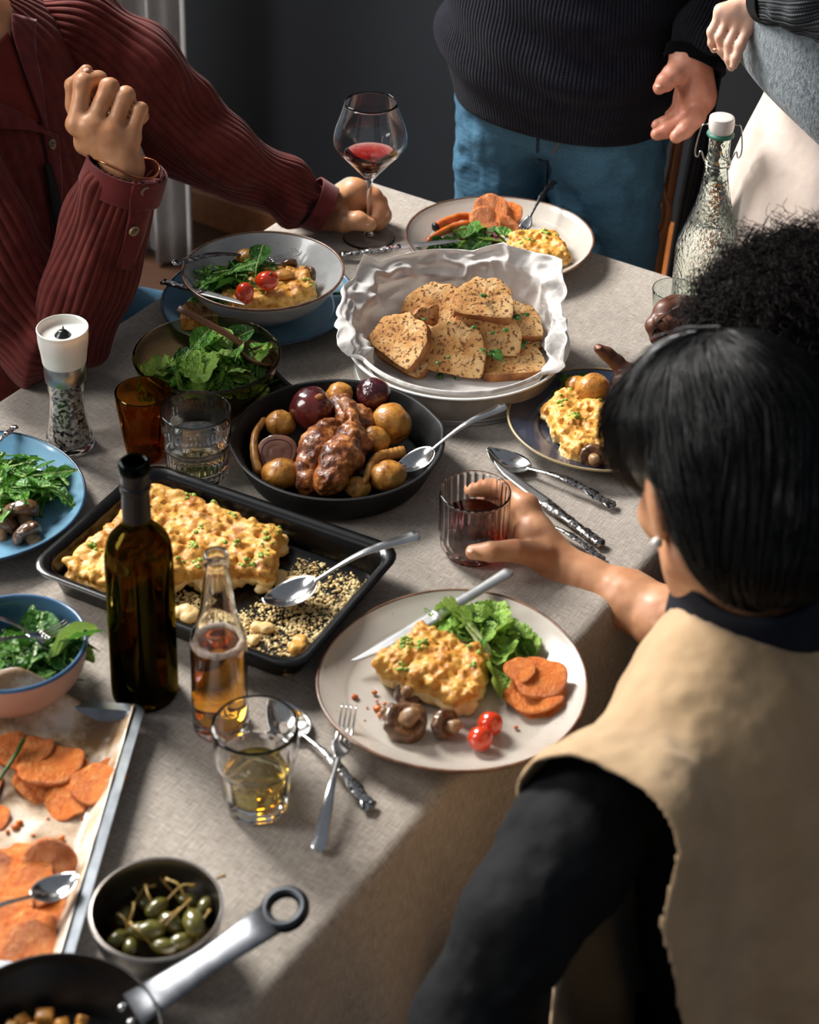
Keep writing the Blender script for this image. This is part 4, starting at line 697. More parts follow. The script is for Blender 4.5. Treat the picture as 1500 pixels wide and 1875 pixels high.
def carrot(pts, w0, w1, label, m=None, tip=False):
    P = [at(x, y, h) for x, y, h in pts]; C0 = P[0].copy(); Q = cr(np.array(P)-C0, 24); R = np.linspace(rad(P[0], w0), rad(P[-1], w1), 24)*(1+.06*np.sin(np.arange(24)*1.7)); R[0] *= .5; R[-1] *= .45
    o = mk('carrot', *tube(Q, R, 12), m or m_car); o.location = C0; tag(o, label, 'carrot', None)
    if tip: mk('charred_tip', *tube(Q[:3]*1.02+(Q[0]-Q[2])*.2, R[:3]*1.08+.0006, 10), m_foil, o)
    return o
carrot([(795, 418, .02), (818, 405, .024), (850, 396, .022), (872, 402, .018)], 16, 14, 'roast carrot with charred tip on the far plate', tip=True)
carrot([(782, 443, .017), (812, 424, .022), (850, 412, .020), (890, 415, .014)], 12, 18, 'roast carrot lying below the charred one on the far plate')
carrot([(486, 766, .045), (468, 795, .040), (466, 835, .032), (476, 868, .022)], 13, 17, 'thin pale roast carrot curving along the skillet wall', m_pars)
carrot([(668, 884, .034), (676, 858, .036), (690, 838, .036), (706, 832, .032)], 12, 20, 'pale roast carrot standing in front of the chicken drumstick', m_pars)
carrot([(690, 838, .030), (716, 832, .030), (742, 826, .030)], 22, 22, 'stubby pale roast carrot lying by the serving spoon', m_pars)
# potatoes and onions
def potato(p, h, w_, s, label, asp=(1, .9, .85), m=None, name='potato', rot=0):
    P = at(*p, h); r = rad(P, w_); o = mk(name, *lump(r*A3(*asp), s, .10, 36, 1.3, .012), m or m_pot); o.location = P; o.rotation_euler[2] = rot; tag(o, label, 'onion' if 'onion' in name else name); return o
for a in (((514, 868), .028, 70, 1, 'round roast potato at the front of the skillet'), ((514, 776), .040, 58, 2, 'charred roast potato beside the big onion in the skillet'), ((717, 776), .040, 74, 3, 'large roast potato at the back rim of the skillet', (1, .95, 1.0)), ((710, 872), .028, 68, 4, 'roast potato next to the serving spoon in the skillet'), ((688, 806), .032, 58, 5, 'roast potato tucked behind the chicken leg'), ((622, 722), .042, 52, 6, 'yellow roast potato between the two onions'), ((655, 893), .022, 48, 7, 'half hidden roast potato at the skillet front'), ((765, 815), .018, 0.1, 8, '')): 
    if a[2] > 1: potato(*a)
on1 = potato((572, 748), .054, 78, 3, 'large glossy roast red onion in the skillet', (1, 1, .98), m_oni, 'onion'); r = rad(at(572, 748, .054), 78)
mk('root', *tube(cr([(.010, -.012, r*.86), (.0115, -.014, r*.98), (.013, -.015, r*1.04)], 6), [.004, .003, .001], 7), m_crust, on1) if False else mk('root', *lump((.006, .005, .004), 4, .3, 12), m_crust, on1).__setattr__('location', (r*.35, -r*.30, r*.85))
potato((684, 722), .056, 66, 9, 'dark wrinkled roast red onion at the back of the skillet', (1, .9, .9), food('dark_onion', [(.3, '#18060a'), (.5, '#3c0f16'), (.7, '#5e1c22')], 22, .16, bump=(70, .9, .004), coat=.5), 'onion')
P = at(508, 832, .030); r = rad(P, 76); oh = thing('onion', 'halved roast onion showing its cut face in the skillet', 'onion', P, None, facing(math.radians(-10), math.radians(50)))
V, F = lump((r, r, r*.62), 5, .05, 28); V[:, 2] = np.minimum(V[:, 2], .004); mk('skin', V, F, m_oni, oh); mk('cut_face', *lathe([(r*.98, .0035), (r*.9, .006), (r*.72, .0035), (r*.6, .006), (r*.45, .004), (r*.3, .006), (0, .005)], 32, lambda R, z, t: (R*(1+.05*np.sin(3*t)), z+0*t)), m_onc, oh)
# chicken
def chicken(name, label, chain, rs_, extra=(), m=None, h=.0026):
    C0 = at(*chain[0][:2], chain[0][2]); s = Skin(); P = [at(*c[:2], c[2])-C0 for c in chain]; s.chain(P, rs_, .012)
    for c, r_ in extra: s.blob(at(*c[:2], c[2])-C0, r_, rotm(0, 0, .6), .012)
    o = mk(name, *s.mesh(h, [(.0018, 62), (.0024, 140), (.0018, 300)]), m or m_chk); o.location = C0; tag(o, label, 'chicken'); return o
ch = chicken('drumstick', 'roast chicken leg with browned skin on top in the skillet', [(640, 748, .066), (645, 766, .066), (640, 800, .058), (622, 838, .050), (608, 872, .040)], [.008, .0065, .014, .021, .019], [((654, 812, .046), (.020, .016, .016)), ((598, 884, .030), (.016, .014, .013)), ((640, 846, .036), (.020, .018, .018))])
C0 = Vector(ch.location); b_ = Skin().chain([at(640, 752, .068)-C0, at(634, 740, .070)-C0], [.0062, .008], .006).blob(at(630, 736, .072)-C0, .006, None, .006); mk('bone_end', *b_.mesh(.0022, [(.001, 200)]), m_mea, ch)
chicken('chicken_thigh', 'dark browned chicken thigh lying behind the leg in the skillet', [(600, 788, .046), (582, 820, .044), (566, 850, .036)], [.016, .022, .016], [((596, 830, .036), (.022, .020, .018))])
chicken('chicken_piece', 'small piece of roast chicken at the skillet front by the potato', [(556, 862, .030), (566, 884, .022), (586, 886, .020)], [.015, .014, .012])
chicken('chicken_piece', 'browned chicken piece behind the leg bone near the dark onion', [(622, 744, .048), (640, 770, .046), (668, 772, .044)], [.017, .018, .016])
# mushrooms, tomatoes
def mushroom(p, h, w_, label, nrm, s=0, stem=True, cat='mushroom'):
    P = at(*p, h); r = rad(P, w_); t = thing('mushroom', label, cat, P, None, nrm); k = Skin(); k.blob((0, 0, -r*.05), (r, r*.95, r*.62), None, .004).blob((0, 0, r*.62), (r*.8, r*.78, r*.5), None, .004, -1)
    mk('cap', *k.mesh(max(.0016, r*.08), [(r*.13, 1.3/r), (r*.06, 3.5/r), (r*.03, 8/r)]), m_mush, t)
    if stem: mk('stem', *Skin().limb((0, 0, -r*.1), (r*.12, 0, r*.72), r*.33, r*.40, .004).mesh(max(.0016, r*.09), [(r*.10, 2/r), (r*.04, 6/r)]), m_mstem, t)
    return t
mushroom((742, 1322), .024, 84, 'large fried mushroom with upright stem on the near plate', facing(.3, 1.15), 1)
mushroom((815, 1326), .024, 60, 'fried mushroom lying on its side beside the tomatoes', facing(.9, .35), 2)
mushroom((748, 1270), .018, 54, 'dark fried mushroom leaning against the gratin slice', facing(-.6, .9), 3)
mushroom((712, 1306), .016, 40, 'small broken mushroom beside the large fried one', facing(-1.2, .5), 4)
mushroom((40, 936), .028, 66, 'fried mushroom with cap up on the blue plate by the rocket', facing(.3, -.9), 5)
mushroom((50, 978), .020, 58, 'fried mushroom cut side down at the front of the blue plate', facing(.8, -.6), 6)
mushroom((4, 962), .020, 60, 'fried mushroom cut off by the picture edge on the blue plate', facing(-.3, -.7), 7)
mushroom((-38, 940), .020, 60, 'fried mushroom lying beyond the picture edge on the blue plate', facing(.3, .7), 8)
mushroom((564, 503), .062, 36, 'brown mushroom against the rim of the grey bowl', facing(-.8, .3), 9)
mushroom((528, 488), .060, 36, 'brown mushroom under the fork tines in the grey bowl', facing(.5, -.4), 10)
mushroom((1086, 836), .030, 50, 'browned mushroom with its stem out on the navy plate', facing(-.15, .35), 11)
def tomato(p, h, w_, label, s, asp=(1, 1, .95)):
    P = at(*p, h); r = rad(P, w_); t = thing('cherry_tomato', label, 'tomato', P); k = Skin().blob((0, 0, 0), r*A3(*asp), None, .004); mk('flesh', *k.mesh(r*.1, [(r*.05, 1.3/r), (r*.02, 4/r)]), m_tom, t)
    mk('stem_scar', *lump((r*.16, r*.16, r*.08), s, .3, 10), m_mush, t).location = (r*.33, -r*.24, r*.82); return t
tomato((880, 1352), .024, 46, 'roast cherry tomato nearest the front rim of the near plate', 1); tomato((898, 1325), .022, 46, 'roast cherry tomato touching the front one on the near plate', 2)
tomato((489, 514), .086, 44, 'plump roast cherry tomato under the fork in the grey bowl', 3, (1, .9, .8)); tomato((448, 537), .080, 40, 'roast cherry tomato above the dark knife in the grey bowl', 4, (.85, .9, 1.05))
# ---------------------------------------------------------------- gratin
def inpoly(x, y, P):
    c = np.zeros(x.shape, bool); j = len(P)-1
    for i in range(len(P)):
        a, b = P[i], P[j]; c ^= ((a[1] > y) != (b[1] > y)) & (x < (b[0]-a[0])*(y-a[1])/(b[1]-a[1]+1e-12)+a[0]); j = i
    return c
def gratin(name, label, poly_, H, seed, z0=0.0, lump_r=.0072, res=.0022, herbs=60, M=None, cat='gratin'):
    rng = np.random.default_rng(seed); poly_ = np.array(poly_); C = poly_.mean(0); s = Skin(); lo, hi = poly_.min(0), poly_.max(0); pts = []
    for z, lr, kk in ((H*.34, lump_r*1.5, .012), (H*.82, lump_r*.92, .0055)):
        q = []; tries = 0
        while tries < 9000 and len(q) < 600:
            tries += 1; p = lo+(hi-lo)*rng.random(2)
            if not inpoly(np.array([p[0]]), np.array([p[1]]), C+(poly_-C)*.97)[0]: continue
            if q and np.min(np.linalg.norm(np.array(q)-p, axis=1)) < lr*1.22: continue
            q.append(p)
        for p in q:
            R = rotm(rng.random()*.8-.4, rng.random()*.8-.4, rng.random()*6); s.blob((p[0]-C[0], p[1]-C[1], z+rng.normal()*.0022), lr*A3(1.0+.5*rng.random(), .8+.25*rng.random(), .75+.3*rng.random()), R, kk)
    V, F = s.mesh(res, [(.0016, 85), (.0018, 190), (.0012, 370)]); V[:, 2] = np.maximum(V[:, 2], 0)
    t = bpy.data.objects.new(name, None); COL.objects.link(t); Q = Matrix.Translation((C[0], C[1], z0)); t.matrix_world = (M @ Q) if M else Q; tag(t, label, cat)
    o = mk('bake', V, F, m_grat, t); o.data.materials.append(m_gpale)
    F = np.asarray(F); a, b, c = V[F[:, 0]], V[F[:, 1]], V[F[:, 2]]; n = np.cross(b-a, c-a); n /= np.linalg.norm(n, axis=1)[:, None]+1e-12; cz = V[F].mean(1)[:, 2]; side = ((cz < H*.5)).astype(np.int32); o.data.polygons.foreach_set('material_index', side)
    if herbs:
        I = np.where((n[:, 2] > .7) & (cz > H*.7))[0]; cl_ = rng.choice(I, max(4, herbs//6)); ms_ = []
        for _ in range(herbs):
            c = V[F[rng.choice(cl_)]].mean(0)[:2]+rng.normal(size=2)*.004; j = I[np.argmin(np.linalg.norm(V[F[I, 0]][:, :2]-c, axis=1))]; p = V[F[j, 0]]; r_ = .0012+.0020*rng.random()**1.5; v_, f_ = lump((r_*1.3, r_, r_*.7), rng.random()*9, .3, 6); ms_.append((v_+p+[0, 0, r_*.3], f_))
        h = mk('chopped_chives', *join(*ms_), m_chive, t); h['kind'] = 'stuff'
    return t
def polyat(pts, h): return [tuple(at(x, y, h)[:2]) for x, y in pts]
hx, hy = TRX-.03, TRY-.03
gratin('gratin', 'large remaining half of golden cauliflower gratin in the roasting tray', [(-hx, -hy), (-hx, hy), (.032, hy), (.060, hy*.2), (.020, .0), (-.035, -hy*.45), (-.05, -hy)], .034, 11, .0035, .0072, .0023, 190, TR_M)
gratin('gratin', 'rectangular slice of golden gratin on the near beige plate', polyat([(683, 1222), (776, 1164), (882, 1212), (872, 1272), (840, 1290)], .026), .032, 12, TZ+.0098, .0085, .0018, 46)
gratin('gratin', 'wedge of browned gratin beside the fork on the far plate', polyat([(938, 441), (1012, 433), (1036, 476), (980, 482), (945, 470)], .024), .028, 13, TZ+.0105, .008, .002, 30)
gratin('gratin', 'long slice of gratin on the navy plate beside the mushroom', polyat([(1002, 744), (1062, 716), (1130, 776), (1138, 832), (1044, 836)], .024), .028, 14, TZ+.0085, .008, .002, 40)
gratin('gratin', 'piece of gratin under the tomatoes in the grey bowl', polyat([(410, 556), (468, 516), (560, 506), (572, 540), (520, 566), (440, 572)], .048), .030, 15, TZ+.036, .0085, .002, 24)
potato((452, 470), .078, 42, 21, 'yellow roast potato among the rocket in the grey bowl', (1, .8, .7)); potato((520, 503), .074, 36, 22, 'roast potato wedge between tomato and mushroom in the grey bowl', (1.1, .7, .5))
potato((1058, 706), .034, 46, 23, 'small split roast potato behind the gratin on the navy plate', (1, .8, .8)); potato((1086, 714), .040, 70, 24, 'large roast potato half hidden by the black hair on the navy plate')
# crumbs left in the tray
rng = np.random.default_rng(5); ms_ = []; nb = 0
while nb < 5200:
    p = np.array([rng.uniform(-.06, TRX-.024), rng.uniform(-TRY+.022, TRY-.026)])
    if p[0] < .058-.35*max(0, -p[1]) and p[1] > -.03 or p[0] < -.05 or p[1] > TRY-.03-.02*rng.random(): continue
    if vn(np.array([[p[0]*42, p[1]*42, 1.]]))[0] < rng.uniform(-1.3, .55): continue
    r_ = .0004+.0018*rng.random()**3.2; v_, f_ = lump((r_*(1.1+rng.random()), r_, r_*.7), rng.random()*9, .4, 6); v_ = v_@rotm(0, 0, rng.random()*6.3).T; ms_.append((v_+[p[0], p[1], .0042+r_*.3], f_)); nb += 1
o = mk('crumbs', *join(*ms_), m_gpale); o.matrix_world = TR_M; tag(o, 'pale gratin crumbs stuck to the emptied part of the black tray', 'crumbs', kind='stuff')
for i, (p, w_, l) in enumerate((((488, 1072), 40, 'macaroni lump above the spoon bowl in the tray'), ((528, 1060), 52, 'curved pale macaroni beside the spoon bowl in the tray'), ((510, 1082), 30, 'small macaroni crumb touching the spoon in the tray'), ((352, 1128), 56, 'pale gratin lump by the beer bottle neck in the tray'), ((478, 1150), 46, 'pale gratin lump between beer bottle and spoon'), ((468, 1172), 36, 'crumbled pale gratin at the front tray edge'), ((552, 1178), 50, 'golden gratin lump in the front corner of the tray'))):
    P = at(*p, .010); r_ = rad(P, w_); s = Skin(); g = np.random.default_rng(40+i)
    for _ in range(5): s.blob(g.normal(size=3)*[r_*.45, r_*.4, r_*.12], r_*A3(.55, .4, .35), rotm(0, 0, g.random()*6), .003)
    o = mk('gratin_lump', *s.mesh(.0018, [(.0008, 300)]), m_grat if i == 6 else m_gpale); o.location = P; tag(o, l, 'gratin')
def bits(name, label, pts, m, h, parent=None, r0=.003, s=0):
    ms_ = []; g = np.random.default_rng(s); C0 = at(*pts[0][:2], h)
    for x, y, w_ in pts: P = at(x, y, h)-C0; r_ = w_/2*depth(C0)/FPX; v_, f_ = lump((r_, r_*.8, r_*.6), g.random()*9, .25, 10); ms_.append((v_+P+[0, 0, r_*.4], f_))
    o = mk(name, *join(*ms_), m); o.location = C0; return tag(o, label, 'crumbs', kind='stuff')
bits('crumbs', 'brown crumbs scattered on the near plate beside the mushrooms', [(650, 1278, 15), (686, 1270, 12), (692, 1300, 18), (700, 1312, 20), (704, 1290, 9), (945, 1333, 9), (672, 1296, 5), (690, 1285, 7), (668, 1320, 5), (720, 1345, 8)], m_car, .011, s=1)
bits('crumbs', 'orange crumbs scattered on the oily baking paper', [(28, 1515, 16), (36, 1508, 14), (112, 1536, 14), (14, 1524, 10), (60, 1530, 8), (150, 1500, 6), (88, 1500, 7)], m_spd, .006, s=2)
# ---------------------------------------------------------------- bread
def bread_shape(w_=.088, h_=.072, t=.014, seed=0, cut=0):
    a = np.linspace(-.5, .5, 13); top = [(w_/2*math.copysign(abs(math.cos(q))**.85, math.cos(q)), h_*.34+h_*.66*math.sin(q)**.85) for q in np.linspace(0.0, math.pi, 31)]
    P = [(w_*.46, .003), (w_*.5, h_*.12)]+[(x*(1+.0), y) for x, y in top[0:]]+[(-w_*.5, h_*.12), (-w_*.46, .003), (-w_*.25, 0), (0, .0006), (w_*.25, 0)]
    P = np.array(P); P = cr(np.vstack([P, P[:1]]), 65)[:-1]; P += .0022*vn(np.column_stack([P*70, np.full(len(P), seed)]))[:, None]*P/np.linalg.norm(P-[0, h_/2], axis=1)[:, None]
    return P-[0, h_/2]
def bread_meshes(seed, w_=.088, h_=.072, t=.014):
    P = bread_shape(w_, h_, t, seed); n = len(P); rings = [(k, t/2) for k in (.0, .3, .55, .78, .93)]+[(.985, t/2-.0006), (1.0, t/2-.0022)]; V = []
    def ring(k, z, sgn): Q = P*k; return np.column_stack([Q, sgn*(z+0*Q[:, 0])+sgn*(k < .94)*.0007*vn(np.column_stack([Q*260, np.full(n, seed+sgn)]))])
    rows = [ring(k, z, 1) for k, z in rings]+[ring(k, z, -1) for k, z in rings[::-1]]; V = np.vstack(rows); F = gridf(n, len(rows), True); return V, F, n, len(rings)
BM = []
for s_ in range(4):
    V, F, n, k = bread_meshes(s_*3.1, .088+.006*(s_ % 2), .070+.005*(s_ % 3), .0175+.002*(s_ % 2))
    top = F[:n*(k-2)]; cr_ = F[n*(k-2):n*(k+1)+n]; bot = F[n*(k+1)+n:]
    crumb = (V, np.vstack([top, bot])); BM.append((crumb, (V*[1.004, 1.004, 1.0], cr_)))
BO = {}
def slice_(p, h, yaw, pitch, roll, v, label, s=1.0):
    P = at(*p, h); nrm = facing(math.radians(yaw), math.radians(pitch)); upv = A3(0, 0, 1) if pitch < 75 else A3(math.sin(math.radians(-yaw))*0+0, 1, 0); upv = upv-nrm*(upv@nrm); upv /= np.linalg.norm(upv); X = np.cross(upv, nrm); c, s_ = math.cos(math.radians(roll)), math.sin(math.radians(roll)); X2 = c*X+s_*upv
    if v not in BO: t = thing('bread_slice', label, 'bread', P, X2, nrm, 'toasted bread slices in the white dish', s); mk('crumb', *BM[v][0], m_crumb, t); mk('crust', *BM[v][1], m_crust, t); BO[v] = t
    else: t = clone(BO[v], P, X2, nrm, label, s=s)
    return t
slice_((833, 638), .043, -8, 30, -6, 0, 'wide toasted bread slice leaning at the front centre of the dish', 1.0)
slice_((738, 620), .052, -32, 46, -16, 1, 'toasted bread slice on top of the pile end beside the paper lobe', .86)
slice_((752, 634), .034, -24, 50, -16, 2, 'toasted bread slice with white crust under the end slice', .9)
slice_((797, 566), .060, -30, 38, 22, 3, 'dark crusted bread slice at the back of the pile')
slice_((822, 585), .052, -6, 40, 8, 2, 'toasted bread slice behind the wide front slice', .95)
slice_((785, 600), .046, 30, 35, 14, 0, 'small toasted bread slice wedged behind the end slices', .8)
slice_((886, 550), .084, 10, 66, -12, 1, 'toasted bread slice lying on the very top of the pile', .86)
slice_((893, 600), .056, 10, 36, -14, 3, 'parsley sprinkled bread slice leaning in the pile centre', 1.0)
slice_((945, 588), .050, 30, 62, -20, 0, 'toasted bread slice at the far side of the pile, edge on', .8)
slice_((946, 606), .034, 35, 56, -20, 1, 'lower toasted bread slice at the far side of the pile', .8)
slice_((935, 656), .018, 8, 80, 10, 2, 'flat toasted bread slice lying on the dish bottom', .98)
slice_((850, 610), .030, 0, 70, 0, 3, 'bread slice buried in the middle of the pile', .9)
t = clone(BO[0], at(366, 574, .030), A3(1, .1, 0), A3(-.1, -.55, .8), 'piece of brown bread on the blue plate beneath the grey bowl', s=.62); del t['group']
def parsley(p, h, w_, s):
    P = at(*p, h); r_ = rad(P, w_); g = np.random.default_rng(s); ms_ = []
    for k in range(6):
        a = g.random()*6.28; c = A3(math.cos(a), math.sin(a), .1)*r_*.6*g.random(); v_, f_ = lathe([(0, .0006), (r_*.3, .0008), (r_*.42, 0), (0, -.0003)], 9, lambda R, z, t, a=a: (R*(1+.3*np.sin(3*t+a)), z+R*.5*np.sin(t+a))); ms_.append((v_+c, f_))
    o = mk('parsley_leaf', *join(*ms_), m_herb); o.location = P; tag(o, 'chopped green parsley leaf scattered over the toasted bread', 'herb', 'parsley on the bread')
for i, (p, h, w_) in enumerate((((908, 648), .042, 50), ((955, 632), .034, 30), ((806, 689), .010, 26), ((832, 693), .010, 12), ((738, 676), .012, 12), ((865, 600), .082, 16), ((900, 610), .074, 16), ((925, 605), .068, 16), ((840, 536), .086, 16), ((945, 580), .072, 26), ((965, 576), .070, 20), ((820, 655), .062, 12), ((800, 665), .050, 12), ((775, 585), .072, 12), ((822, 590), .080, 10), ((885, 640), .064, 20), ((970, 620), .030, 10), ((980, 632), .030, 10), ((885, 542), .098, 20))): parsley(p, h, w_, i)
# ---------------------------------------------------------------- leaves
def leaf(L, wfun, bend=.8, cup=.25, wave=.0, seed=0, nu=12, nv=5, stem=.25):
    u = np.linspace(0, 1, nu); v = np.linspace(-1, 1, nv); U, W = np.meshgrid(u, v, indexing='ij'); wd = np.array([wfun(x) for x in u])[:, None]*L; th = bend*U
    X = L*np.where(bend != 0, np.sin(th)/max(bend, 1e-6), U); Z = -L*(1-np.cos(th))/max(bend, 1e-6)+cup*np.abs(W)**1.5*wd+wave*L*np.sin(U*19+seed)*np.abs(W)+.04*L*vn(np.stack([U*3, W*2, 0*U+seed], -1))*np.abs(W)
    return np.stack([X, W*wd, Z], -1).reshape(-1, 3), gridf(nv, nu)
def wl_lamb(x): return .03 if x < .3 else .03+.22*math.sin(math.pi*min(1, (x-.3)/.72))**.7
def wl_rock(x): return .016 if x < .35 else .016+.15*(x-.35)**.3*(1-x)**.5*(.45+.55*abs(math.sin(x*13+.6)))*2
def wl_let(x): return (.10+.33*math.sin(math.pi*min(1, x*.92+.05))**.8)*(1+.12*math.sin(x*40))
def wl_round(x): return .04 if x < .15 else .04+.25*math.sin(math.pi*min(1, (x-.1)/.91))**.75
LM = {}
for nm, f_, m_, wv, cp_, nv in (('lettuce_leaf', wl_lamb, m_l1, .006, .35, 5), ('rocket_leaf', wl_rock, m_l2, .012, .3, 5), ('frilly_leaf', wl_let, m_l3, .05, .5, 9), ('radicchio_leaf', wl_round, m_l4, .02, .6, 7), ('dark_leaf', wl_round, m_l6, .01, .4, 5), ('pale_leaf', wl_round, m_l3, .02, .4, 5)):
    LM[nm] = []
    for s_, b_ in enumerate((.4, .9, 1.4, -.5, .2)):
        o = mk(nm, *leaf(1.0, f_, b_ if b_ > 0 else 1.1, cp_*(1 if b_ > 0 else -1), wv, s_*2.3, 18 if nv > 5 else 13, nv), m_); LM[nm].append(o.data); bpy.data.objects.remove(o)
def heap(name, label, spots, kinds, L, seed, cat='salad', pitch=(-.2, .5)):
    """spots: (px, py, height, spread in m, count); leaves radiate and overlap"""
    g = np.random.default_rng(seed); C0 = at(*spots[0][:2], 0.008); t = thing(name, label, cat, C0); names = list(kinds); pw = np.array([kinds[k] for k in names], float); pw /= pw.sum()
    for x, y, h, sp, n in spots:
        c = at(x, y, h)-C0
        for _ in range(n):
            nm = names[g.choice(len(names), p=pw)]; o = bpy.data.objects.new(nm, LM[nm][g.integers(5)]); COL.objects.link(o); o.parent = t
            q = g.normal(size=2)*sp*.5; q *= min(1, sp/ (np.linalg.norm(q)+1e-9)); yaw = math.atan2(q[1], q[0])+g.normal()*1.2; d = np.linalg.norm(q)/sp; l_ = L*(.7+.6*g.random())
            o.location = (c[0]+q[0]-math.cos(yaw)*l_*.5, c[1]+q[1]-math.sin(yaw)*l_*.5, c[2]-.35*sp*d**2+g.normal()*.004+l_*.08); o.rotation_euler = (g.normal()*.5, -g.uniform(*pitch), yaw); o.scale = (l_, l_*(.85+.3*g.random()), l_)
    return t
heap('leaf_salad', 'heap of lamb lettuce and radicchio inside the amber glass bowl', [(380, 668, .062, .055, 46), (430, 645, .068, .038, 24), (330, 680, .060, .038, 22), (450, 685, .052, .032, 18), (370, 695, .052, .05, 26), (400, 650, .080, .04, 16)], dict(lettuce_leaf=6, pale_leaf=2.5, dark_leaf=2, frilly_leaf=1.5, radicchio_leaf=.4), .044, 1)
heap('leaf_salad', 'purple radicchio pieces low in the amber bowl', [(385, 712, .040, .022, 4), (355, 716, .036, .015, 3)], dict(radicchio_leaf=1), .035, 21)
heap('rocket_salad', 'heap of rocket leaves at the back of the grey bowl', [(430, 505, .070, .040, 40), (395, 520, .062, .03, 22), (470, 490, .072, .03, 18)], dict(rocket_leaf=6, dark_leaf=1), .052, 2)
heap('rocket_salad', 'heap of rocket leaves on the blue plate by the pepper mill', [(40, 890, .035, .042, 40), (0, 860, .032, .035, 26), (75, 880, .030, .025, 16), (20, 915, .022, .03, 14)], dict(rocket_leaf=7, lettuce_leaf=1), .06, 3)
heap('leaf_salad', 'dressed greens filling the small blue bowl', [(60, 1195, .045, .045, 34), (110, 1180, .050, .025, 18), (20, 1215, .042, .035, 22), (130, 1190, .058, .012, 6), (70, 1235, .040, .025, 12)], dict(rocket_leaf=5, lettuce_leaf=1.5, dark_leaf=1.5, pale_leaf=.4), .05, 4)
heap('leaf_salad', 'mixed lettuce and beet leaves on the near beige plate', [(838, 1150, .026, .022, 8), (905, 1185, .022, .03, 16), (862, 1165, .030, .02, 9), (866, 1142, .032, .018, 6), (922, 1235, .014, .012, 5), (940, 1190, .016, .02, 7), (800, 1130, .018, .008, 2)], dict(frilly_leaf=6, dark_leaf=2, lettuce_leaf=1.5), .046, 5)
heap('leaf_salad', 'mixed salad with radicchio on the far beige plate', [(860, 440, .022, .04, 22), (820, 455, .018, .026, 14), (900, 430, .024, .022, 12), (880, 462, .014, .02, 8)], dict(lettuce_leaf=4, pale_leaf=1.5, dark_leaf=2, radicchio_leaf=1.4, rocket_leaf=1), .045, 6)
heap('herb_garnish', 'green rocket sprigs behind the potato on the navy plate', [(1035, 712, .020, .02, 14), (1062, 694, .026, .012, 8), (1070, 765, .036, .008, 4)], dict(rocket_leaf=1), .034, 7)
for nm, lab_, m_, pts, w0 in (('lettuce_rib', 'pale lettuce rib lying over the leaves on the near plate', m_ribv, [(842, 1122, .040), (862, 1148, .042), (884, 1180, .036), (892, 1202, .030)], (16, 24)), ('beet_leaf', 'crinkled purple beet leaf beside the gratin on the near plate', m_beet, [(808, 1162, .032), (836, 1174, .034), (862, 1186, .032), (884, 1202, .026)], (10, 16)), ('chive', 'green chive stalk lying over the sweet potato slices', m_herb, [(46, 1350, .024), (22, 1392, .026), (0, 1425, .02), (-20, 1450, .018)], (8, 7)), ('beet_stalk', 'thin red beet stem at the edge of the near plate', m_beet, [(955, 1156, .018), (970, 1170, .020), (982, 1186, .016)], (5, 5)), ('herb_sprig', 'dark herb sprig on the rim of the blue plate', m_herb, [(610, 538, .028), (630, 536, .032), (648, 528, .030)], (6, 4))):
    P = [at(*p[:2], p[2]) for p in pts]; R = np.linspace(rad(P[0], w0[0]), rad(P[-1], w0[1]), 20)*(1+.25*np.sin(np.arange(20)*2.1)*(nm == 'beet_leaf')); R[0] *= .5; o = mk(nm, *tube(cr(np.array(P)-P[0], 20), R, 10, .55 if w0[0] > 9 else 1, up=(0, 0, 1)), m_); o.location = P[0]; tag(o, lab_, 'vegetable' if w0[0] > 9 else 'herb')
# ---------------------------------------------------------------- caperberries, pan contents
g = np.random.default_rng(3); m_cap_ = food('caperberry', [(.3, '#3a3812'), (.5, '#5e5822'), (.7, '#847836')], 40, .26, coat=.3); m_cst = food('caper_stem', [(.3, '#7a5a22'), (.7, '#a8893f')], 30, .35)
lab = 'green pickled caperberry with its stalk in the steel bowl'
spots = [(275, 1705, .020, 40, .3), (288, 1662, .022, 34, .8), (355, 1690, .026, 44, 1.9), (312, 1690, .018, 38, 2.6), (256, 1706, .016, 36, .1), (230, 1680, .014, 34, 1.2), (330, 1725, .016, 34, .5), (300, 1735, .015, 34, 3.0), (265, 1655, .014, 32, 2.2), (375, 1660, .022, 30, 1.4), (215, 1720, .016, 32, .9), (345, 1650, .014, 32, 2.9), (238, 1735, .014, 30, 1.7)]
for i, (x, y, h, w_, yaw) in enumerate(spots):
    P = at(x, y, h+.010); r_ = rad(P, w_*1.2); t = thing('caperberry', lab, 'caperberry', P, A3(math.cos(yaw), math.sin(yaw), .15), group='caperberries in the steel bowl'); mk('berry', *lump((r_*1.25, r_*.78, r_*.78), i, .06, 18), m_cap_, t)
    mk('stalk', *tube(cr([(r_, 0, 0), (r_*1.7, r_*.2*(-1)**i, r_*.6), (r_*2.6, r_*.5*(-1)**i, r_*1.2), (r_*3.4, r_*1.2*(-1)**i, r_*1.1)], 12), [.0012]*11+[.0022], 6), m_cst, t)
mk_ = lathe([(0, .0035), (RC_*.5, .004), (RC_*.70, .009), (RC_*.86, .025), (0, .025)], 48); o = mk('brine', *mk_, glass('brine', '#e8d4a8', 0, 1.33, '#7a5a24', 40)); o.location = CP_O; tag(o, 'amber brine around the caperberries in the steel bowl', 'brine', kind='stuff')
